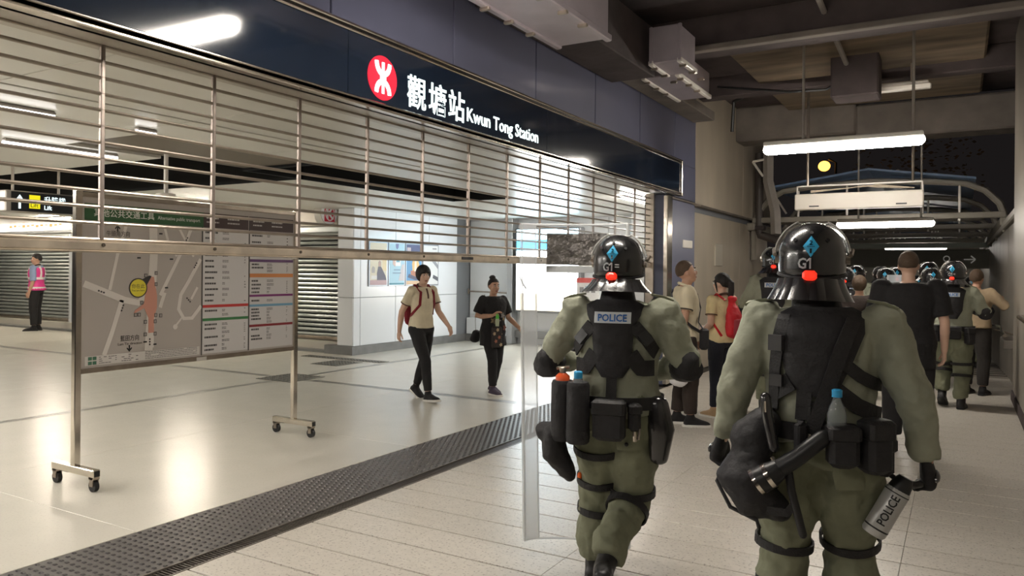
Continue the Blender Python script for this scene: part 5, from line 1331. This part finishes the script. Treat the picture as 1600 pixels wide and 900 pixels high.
# ================================================================ civilians
m_cream = fabric('cream_polo', (.66, .58, .42)); m_cream2 = fabric('yellow_cream_polo', (.68, .57, .33)); m_blk = fabric('black_cloth', (.012, .011, .012)); m_navyc = fabric('dark_navy_cloth', (.012, .014, .022)); m_brn = fabric('dark_brown_cloth', (.030, .020, .016))
m_sole = mat('white_sole', (.72, .70, .66), .5)
# woman in the polo shirt, mid stride
r = person('woman in cream polo shirt and black trousers striding past the posters', (-5.86, 7.77), -106, 1.68)
f = Fig(r, dict(kneR=(.075, .20, .50), ankR=(.06, .235, .095), kneL=(-.075, -.03, .49), ankL=(-.07, -.20, .135), footL=(0, -24), footR=(0, 6), elR=(.225, -.12, 1.125), wrR=(.225, -.17, .875), elL=(-.225, .07, 1.125), wrL=(-.25, .25, .945), handR=(0, -.15, -1), handL=(-.05, .5, -.8)), lean=(0, .02), kw=.94, kd=.98, head=(-14, -2, 0), voxel=.011)
f.body(m_skin); f.trousers(m_blk, 1.0, (.100, .088, .070, .064, .052), 1.0, .010, disp=((.12, .010),)); f.shirt(m_cream, .62, .915, .016, (.068, .064, .064), 'polo_shirt', .012, mat('brown_collar', (.10, .05, .035), .8)); f.hair(m_hair, 'bob'); f.shoes(m_blk, m_sole)
for S in 'LR':
    sh, el = f.J['sh' + S], f.J['el' + S]; f.strap_ring('sleeve_band', sh + (el - sh) * .60, el - sh, .063, .014, mat('brown_collar'), t=.004)
f.panel('placket', [(1.43, -.014, .014), (1.30, -.012, .012)], mat('brown_collar'), .018, 1, .003, nx=2)
bp = worn('backpack', 'maroon backpack on the back of the striding woman in cream', 'backpack', r)
b = MB(); b.limb([(0, -.17, 1.33), (0, -.205, 1.18), (0, -.20, 1.00)], [.095, .125, .118], 16, .62, up=(0, 1, 0)); fuse(b, 'bag_body', fabric('maroon_nylon', (.20, .012, .022)), .011, 4, bp, ((.08, .012),))
for q in (-1, 1):
    b = MB(); P = [f.surf(q * .095, 1.36, .03, -1), V((q * .105, -.01, 1.475)), f.surf(q * .10, 1.38, .026, 1), f.surf(q * .115, 1.22, .026, 1), V((q * .165, .02, 1.10)), f.surf(q * .11, 1.05, .03, -1)]; b.strap(P, .035, .008, [(0, -1, .3), (0, 0, 1), (0, 1, .3), (q * .3, 1, 0), (q, 0, 0), (0, -1, 0)]); b.build('shoulder_strap', fabric('maroon_nylon'), bp)
# woman in the loose black shirt
r = person('older woman in loose black printed shirt walking beside the hoarding', (-5.32, 8.62), -112, 1.53)
f = Fig(r, dict(kneR=(.075, .10, .50), ankR=(.07, .10, .09), kneL=(-.075, .02, .49), ankL=(-.07, -.10, .10), footL=(0, -8), elR=(.265, -.04, 1.15), wrR=(.14, .17, 1.17), elL=(-.26, .03, 1.13), wrL=(-.32, .22, .98), handR=(-.5, .5, .5), palmR=(-.5, .2, -.6), handL=(-.2, .7, -.6), curlL=14), kw=1.05, kd=1.12, head=(-8, -2, 0), voxel=.011)
f.body(m_skin2); f.trousers(m_blk, 1.0, (.105, .095, .078, .074, .060), 1.0, .012); f.shirt(m_blk, .80, .72, .034, (.070, .079, .086), 'loose_shirt', .022, None, ((.12, .022),)); f.shoes(fabric('purple_grey_shoe', (.06, .045, .07)), m_sole)
f.hair(m_hair, 'crop'); b = MB(); b.ball((0, -.05, .125), (.05, .05, .036), 14, 9, f.Mh); b.build('hair_bun', m_hair, r, True)
random.seed(5)
for k in range(9):
    x, z = random.uniform(-.11, .11), random.uniform(.80, 1.20); p = f.surf(x, z, .050, 1); n_ = f.snorm(x, z, .05, 1); u, v, d = frame(n_); q = random.uniform(.02, .042)
    b = MB(); b.add([p + n_ * .004] + [p + n_ * .001 + u * q * cos(a) * (1 + .35 * cos(5 * a)) + v * q * sin(a) * (1 + .35 * cos(5 * a)) for a in [2 * pi * i / 20 for i in range(20)]], [(0, 1 + i, 1 + (i + 1) % 20) for i in range(20)])
    b.build('flower_print', mat('flower_%d' % (k % 3), ((.26, .24, .24), (.30, .22, .12), (.22, .08, .06))[k % 3], .8), r)
t = worn('bottle', 'small green topped drink bottle in the hand of the woman in black', 'bottle', r)
b = MB(); c = (.105, .245); b.loft([(*c, 1.02, .026, .026), (*c, 1.09, .030, .030), (*c, 1.13, .024, .024)]); b.build('bottle_body', mat('bottle_pale', (.45, .50, .35), .3), t, True)
b = MB(); b.loft([(*c, 1.13, .026, .026), (*c, 1.19, .026, .026), (*c, 1.20, .018, .018)]); b.build('green_cap', mat('bright_green', (.10, .55, .06), .4), t, True)
t = worn('print_bag', 'dark flower printed tote hanging in front of the woman in black', 'bag', r)
b = MB(); b.cbox((.02, .215, .70), (.20, .265, 1.02), .02); bb = b.build('bag_body', mat('flower_tote', (.035, .028, .026), .7, var=.0), t, True)
for k in range(5):
    b = MB(); x, z = .05 + .03 * k, .75 + .055 * ((k * 2) % 5); b.add([(x, .268, z)] + [(x + .024 * cos(a) * (1 + .3 * cos(5 * a)), .2665, z + .024 * sin(a) * (1 + .3 * cos(5 * a))) for a in [2 * pi * i / 20 for i in range(20)]], [(0, 1 + i, 1 + (i + 1) % 20) for i in range(20)]); b.build('flower_print', mat('flower_pale%d' % (k % 2), ((.50, .38, .25), (.42, .16, .10))[k % 2], .7), bb)
for q in (-1, 1):
    b = MB(); b.tube([(.11 + q * .05, .24, 1.02), (.12 + q * .02, .22, 1.12), (.13, .19, 1.16)], .006, 6); b.build('handle', m_gear, t, True)
t = worn('shoulder_bag', 'black shoulder bag at the hip of the woman in black', 'bag', r)
b = MB(); b.limb([(.16, -.20, .90), (.17, -.23, .80)], [.070, .085], 14, .6); b.build('bag_body', m_gear2, t, True)
b = MB(); b.strap([(.17, -.20, .93), (.21, -.16, 1.15), (.19, -.08, 1.40), (.17, .02, 1.465)], .02, .006, (1, -.6, .2)); b.build('bag_strap', mat('brown_strap', (.10, .06, .04), .6), t)
# man in cream polo with the plastic bag
r = person('man in cream polo shirt and dark trousers standing by the blue column', (-2.52, 7.98), -62, 1.755)
f = Fig(r, dict(kneR=(.085, .05, .49), ankR=(.085, .05, .09), kneL=(-.09, .0, .49), ankL=(-.09, -.06, .09), elR=(.225, -.05, 1.11), wrR=(.225, -.09, .86), elL=(-.22, .02, 1.11), wrL=(-.21, .13, .90), handR=(0, 0, -1), curlR=50), kw=.97, kd=1.05, head=(0, 10, 0), voxel=.011)
f.body(m_skin2); f.trousers(m_brn, 1.0, (.108, .098, .084, .080, .070), 1.0, .012); f.shirt(m_cream, .66, .875, .022, (.075, .073, .073), 'polo_shirt', .012, m_cream); f.hair(m_hair2, 'crop'); f.shoes(m_blk, m_sole)
sh, el = f.J['shR'], f.J['elR']; f.strap_ring('sleeve_band', sh + (el - sh) * .64, el - sh, .073, .012, m_brn, t=.004)
t = worn('shoulder_bag', 'black shoulder bag with long strap worn by the man in cream', 'bag', r)
b = MB(); b.cbox((.105, .125, .80), (.185, .215, 1.02), .02); b.build('bag_body', m_gear2, t, True)
b = MB(); b.strap([f.surf(-.08, 1.40, .035, -1), V((-.085, -.01, 1.48)), f.surf(-.06, 1.36, .035, 1), f.surf(.02, 1.22, .035, 1), f.surf(.10, 1.08, .035, 1), V((.15, .165, 1.0))], .035, .007, [(0, -1, .3), (0, 0, 1), (0, 1, .2), (.1, 1, 0), (.4, 1, 0), (.6, .8, 0)]); b.build('bag_strap', m_gear, t)
b = MB(); b.strap([V((-.085, -.01, 1.48)), f.surf(.0, 1.38, .034, -1), f.surf(.08, 1.25, .034, -1), f.surf(.16, 1.12, .034, -1), V((.205, .03, 1.04)), V((.18, .13, .98))], .03, .007, [(0, 0, 1), (0, -1, .2), (.1, -1, 0), (.6, -1, 0), (1, 0, 0), (.8, .6, 0)]); b.build('bag_strap', m_gear, t)
t = worn('plastic_bag', 'white plastic carrier bag in the hand of the man in cream', 'bag', r)
b = MB(); b.limb([(.225, -.09, .74), (.225, -.095, .62), (.225, -.10, .50)], [.035, .105, .095], 14, .75, up=(1, 0, 0)); fuse(b, 'bag_body', mat('white_plastic', (.76, .75, .76), .4, trans=.1), .009, 3, t, ((.07, .045),))
for q in (-1, 1):
    b = MB(); b.strap([(.225 + q * .012, -.14, .70), (.225, -.09, .80), (.225 + q * .012, -.05, .70)], .02, .003, (1, 0, 0)); b.build('bag_handle', mat('white_plastic'), t)
# woman with the red backpack
r = person('woman in pale yellow polo and black trousers with long ponytail facing the man', (-2.30, 8.62), 62, 1.62)
f = Fig(r, dict(kneR=(.08, .03, .49), kneL=(-.08, .02, .49), ankL=(-.09, .03, .09), ankR=(.085, -.05, .09), elL=(-.215, -.03, 1.12), wrL=(-.16, .15, 1.02), elR=(.20, -.02, 1.12), wrR=(.15, .17, 1.02), handL=(.4, .8, .1), handR=(-.4, .8, .1)), kw=.95, head=(12, -3, 0), voxel=.011)
f.body(m_skin); f.trousers(m_navyc, 1.0, (.100, .088, .070, .062, .050), 1.0, .010); f.shirt(m_cream2, .62, .90, .018, (.069, .066, .066), 'polo_shirt', .010, mat('brown_collar')); f.hair(m_hair, 'tied'); f.shoes(fabric('tan_shoe', (.42, .28, .16)), m_sole)
for S in 'LR':
    sh, el = f.J['sh' + S], f.J['el' + S]; f.strap_ring('sleeve_band', sh + (el - sh) * .60, el - sh, .066, .012, mat('brown_collar'), t=.004)
t = worn('backpack', 'bright red drawstring backpack on the woman with the ponytail', 'backpack', r)
m_redb = fabric('red_nylon', (.62, .018, .030), .55)
b = MB(); b.limb([(0, -.155, 1.36), (0, -.19, 1.22), (0, -.20, 1.03)], [.060, .120, .130], 16, .55, up=(0, 1, 0)); b.limb([(0, -.15, 1.38), (0, -.165, 1.42)], [.05, .075], 12, .5, up=(0, 1, 0)); bb = fuse(b, 'bag_body', m_redb, .010, 3, t, ((.07, .022),))
b = MB(); b.limb([(0, -.255, 1.17), (0, -.265, 1.05), (0, -.255, .97)], [.07, .085, .07], 14, .25, up=(0, 1, 0)); b.build('front_pocket', fabric('red_mesh', (.36, .045, .060)), bb, True)
for q in (-1, 1):
    b = MB(); P = [f.surf(q * .07, 1.40, .03, -1), V((q * .100, -.01, 1.475)), f.surf(q * .10, 1.37, .026, 1), f.surf(q * .12, 1.24, .026, 1), V((q * .17, .0, 1.16)), f.surf(q * .12, .98, .03, -1)]; b.strap(P, .032, .008, [(0, -1, .3), (0, 0, 1), (0, 1, .3), (q * .3, 1, 0), (q, 0, 0), (0, -1, 0)]); b.build('shoulder_strap', m_redb, t)
# station worker in the pink vest
r = person('man in pink reflective vest standing before the far left shutter', (-20.30, 10.72), 128, 1.96)
f = Fig(r, dict(kneR=(.085, .03, .49), ankR=(.10, .0, .09), kneL=(-.085, .03, .49), ankL=(-.11, .0, .09), footL=(15, 0), footR=(-15, 0)), kw=1.05, kd=1.1, head=(28, -3, 0), voxel=.014)
f.body(m_skin2); f.trousers(m_blk, 1.0, (.112, .10, .085, .08, .068), 1.0, .012); f.shirt(fabric('blue_shirt', (.24, .30, .45)), 1.0, .93, .012, (.070, .068, .066), 'shirt', .0, m_blk)
f.hair(m_hair, 'short'); f.shoes(m_blk, m_blackp)
m_pink = mat('pink_vest', (.72, .055, .27), .55, var=.06, vscale=8); m_refl = mat('reflective_tape', (.78, .70, .70), .4)
b = MB(); b.loft(f.tsec(.030, .90, 1.44, .012)); vv = fuse(b, 'pink_vest', m_pink, .013, 3, r)
for z in (.955, 1.17): cx, cy, _, hw, hd = f.at(z, .040); bb_ = MB(); bb_.loft([(cx, cy, z - .026, hw, hd), (cx, cy, z + .026, hw, hd)], 28); bb_.build('reflective_band', m_refl, vv, True)
for sd_ in (-1, 1):
    for q in (-1, 1): f.band('reflective_band', [(q * .10, 1.43), (q * .095, 1.18)], .045, m_refl, .036, sd_, .006, vv)
# man in the black shirt, back turned
r = person('tall man in black T-shirt and shorts with back turned, brown cropped hair', (-.40, 7.95), 8, 1.84)
f = Fig(r, dict(elL=(-.275, -.02, 1.11), wrL=(-.27, .07, .87), elR=(.275, -.02, 1.11), wrR=(.28, .04, .87), kneR=(.10, .02, .49), ankR=(.10, -.05, .09), ankL=(-.12, .05, .09)), kw=1.18, kd=1.15, head=(-12, -6, 0), voxel=.012)
f.body(m_skin); f.shirt(m_blk, .80, .72, .026, (.088, .085, .085), 't_shirt', .018, None, ((.12, .016),)); f.trousers(m_blk, .56, (.125, .118, .105, .09, .08), .95, .016, 'shorts'); f.hair(m_hair2, 'crop'); f.shoes(fabric('white_trainer', (.62, .60, .58)), m_sole)
# ================================================================ further officers and the crowd on the ramp
def far_officer(label, loc, rz, H, J=None, group='officers crowding the footbridge', lean=(0, .02), detail=False, code='G1'):
    r = person(label, loc, rz, H, group); f = Fig(r, J, lean=lean, kw=1.08, head=(0, -3, 0), voxel=.017)
    f.body(m_skin2, face=True, gloves=True, feet=False); f.uniform(); f.gloves(m_gear2); f.helmet(code, detail, 'short'); f.belt()
    f.panel('vest_back', [(1.455, -.09, .09), (1.42, -.14, .14), (1.30, -.12, .12), (1.18, -.11, .11), (1.08, -.06, .06)], m_gear2, f.jk + .006, t=.022)
    pt = f.panel('police_patch', [(1.395, -.088, .088), (1.345, -.088, .088)], m_patch, f.jk + .030, t=.004, nx=6)
    me = text_mesh('POLICE', .046, m_patchb, extrude=.0006, bold=.0012, width=.140)
    for v in me.vertices: p = f.surf(-.070 + v.co.x, 1.355 + v.co.y, f.jk + .037); v.co = (p.x, p.y, p.z)
    link('police_lettering', me, pt)
    f.pouch('utility_pouch', .03, .84, .99, .16, .09, m_gear2); f.pouch('utility_pouch', -.14, .80, 1.0, .10, .08, m_gear2); f.pouch('utility_pouch', .17, .78, .98, .10, .08, m_gear2)
    for S, fr, rr in (('L', .86, .116), ('R', .86, .116), ('L', 1.22, .110), ('R', 1.22, .110)): f.leg_straps(S, fr, rr)
    f.kneepad('L'); f.kneepad('R'); f.elbowpad('L'); f.elbowpad('R')
    return r
oA = far_officer('riot officer half hidden between the red backpack and the nearest officer', (-1.86, 9.25), 8, 1.87, dict(elL=(-.31, -.03, 1.13), wrL=(-.27, .12, .93), elR=(.30, -.03, 1.13), wrR=(.26, .12, .93)), detail=True)
oB = far_officer('riot officer walking beside the tall man in black at the right wall', (-.06, 10.85), -6, 1.74, dict(kneL=(-.11, .14, .50), ankL=(-.11, .02, .16), footL=(0, -25), kneR=(.10, .0, .48), ankR=(.10, -.06, .09), elR=(.33, .02, 1.16), wrR=(.24, .22, 1.16), elL=(-.31, -.02, 1.13), wrL=(-.30, .08, .90)), detail=True)
spots = [(-1.42, 11.9, 4, 'riot officer in the crowd just right of the nearest helmet'), (-1.50, 14.1, -6, 'riot officer in the crowd behind the brown capped person'), (-1.22, 15.4, 8, 'riot officer deep in the crowd left of the black shirt man'),
         (-.98, 13.2, -10, 'riot officer in the crowd left of the black shirt man, nearer row'), (-.92, 14.6, 5, 'riot officer in the crowd with helmet tight beside the black shirt'), (-.42, 13.7, -4, 'riot officer in the crowd whose red light shows beside the brown haired head'),
         (-.34, 12.5, 10, 'riot officer in the crowd right of the brown haired head'), (.22, 17.4, 0, 'riot officer far down the ramp by the right wall'), (-2.1, 15.2, 0, 'riot officer in the crowd hidden behind the nearest helmet'), (-1.8, 17.0, -5, 'riot officer farther back in the crowd behind the nearest helmet'), (-.7, 17.2, 3, 'riot officer at the back of the crowd on the ramp')]
for i, (x, y, a, lab) in enumerate(spots):
    c = copy_tree(oA); c['label'] = lab; z = rz(y) if y > 14.3 else 0
    c.location = (x, y, z); c.rotation_euler = (0, 0, RAD(a + random.uniform(-6, 6))); k = (1.72 + .05 * ((i * 7) % 3 - 1)) / 1.72; c.scale = (k, k, k)
# tan clad person by the wall and brown haired head in the crowd
r = person('person in tan jacket with raised arm beside the right wall', (.20, 12.2), -20, 1.70)
f = Fig(r, dict(elR=(.34, .05, 1.22), wrR=(.26, .24, 1.30), elL=(-.26, .0, 1.12), wrL=(-.18, .2, 1.05)), lean=(0, .02), voxel=.016)
f.body(m_skin2); f.trousers(fabric('dark_trousers', (.03, .026, .024)), 1.0, (.110, .10, .085, .08, .068)); f.shirt(fabric('tan_jacket', (.36, .27, .17)), 2, .92, .030, (.080, .074, .066), 'jacket', .012, None, ((.13, .02),)); f.hair(m_hair2, 'short'); f.shoes(m_blk, m_blackp)
r = person('brown haired person in dark jacket between the officers of the crowd', (-1.12, 10.9), 0, 1.60)
f = Fig(r, dict(), voxel=.016); f.body(m_skin2); f.trousers(m_blk, 1.0); f.shirt(m_brn, 2, .92, .030, (.080, .074, .066), 'jacket'); f.hair(m_hair2, 'bob'); f.shoes(m_blk, m_blackp)
t = thing('riot_shield', 'pale riot shield standing up in the crowd beside the black shirt man', 'shield', (-.80, 12.6, 0), RAD(10))
b = MB(); rs = []
for k in range(9):
    x = -.11 + .22 * k / 8; y = .03 * (1 - (x / .11) ** 2); rs.append([V((x, y, .25)), V((x, y, 1.62)), V((x, y + .005, 1.62)), V((x, y + .005, .25))])
b.rings(rs); b.build('shield_sheet', mat('shield_pale', (.66, .70, .74), .15, alpha=.45), t, True)
for x in (-.11, .11): b = MB(); b.tube([(x, 0, .25), (x, 0, 1.62)], .010, 6); b.build('edge_bead', m_edge, t, True)
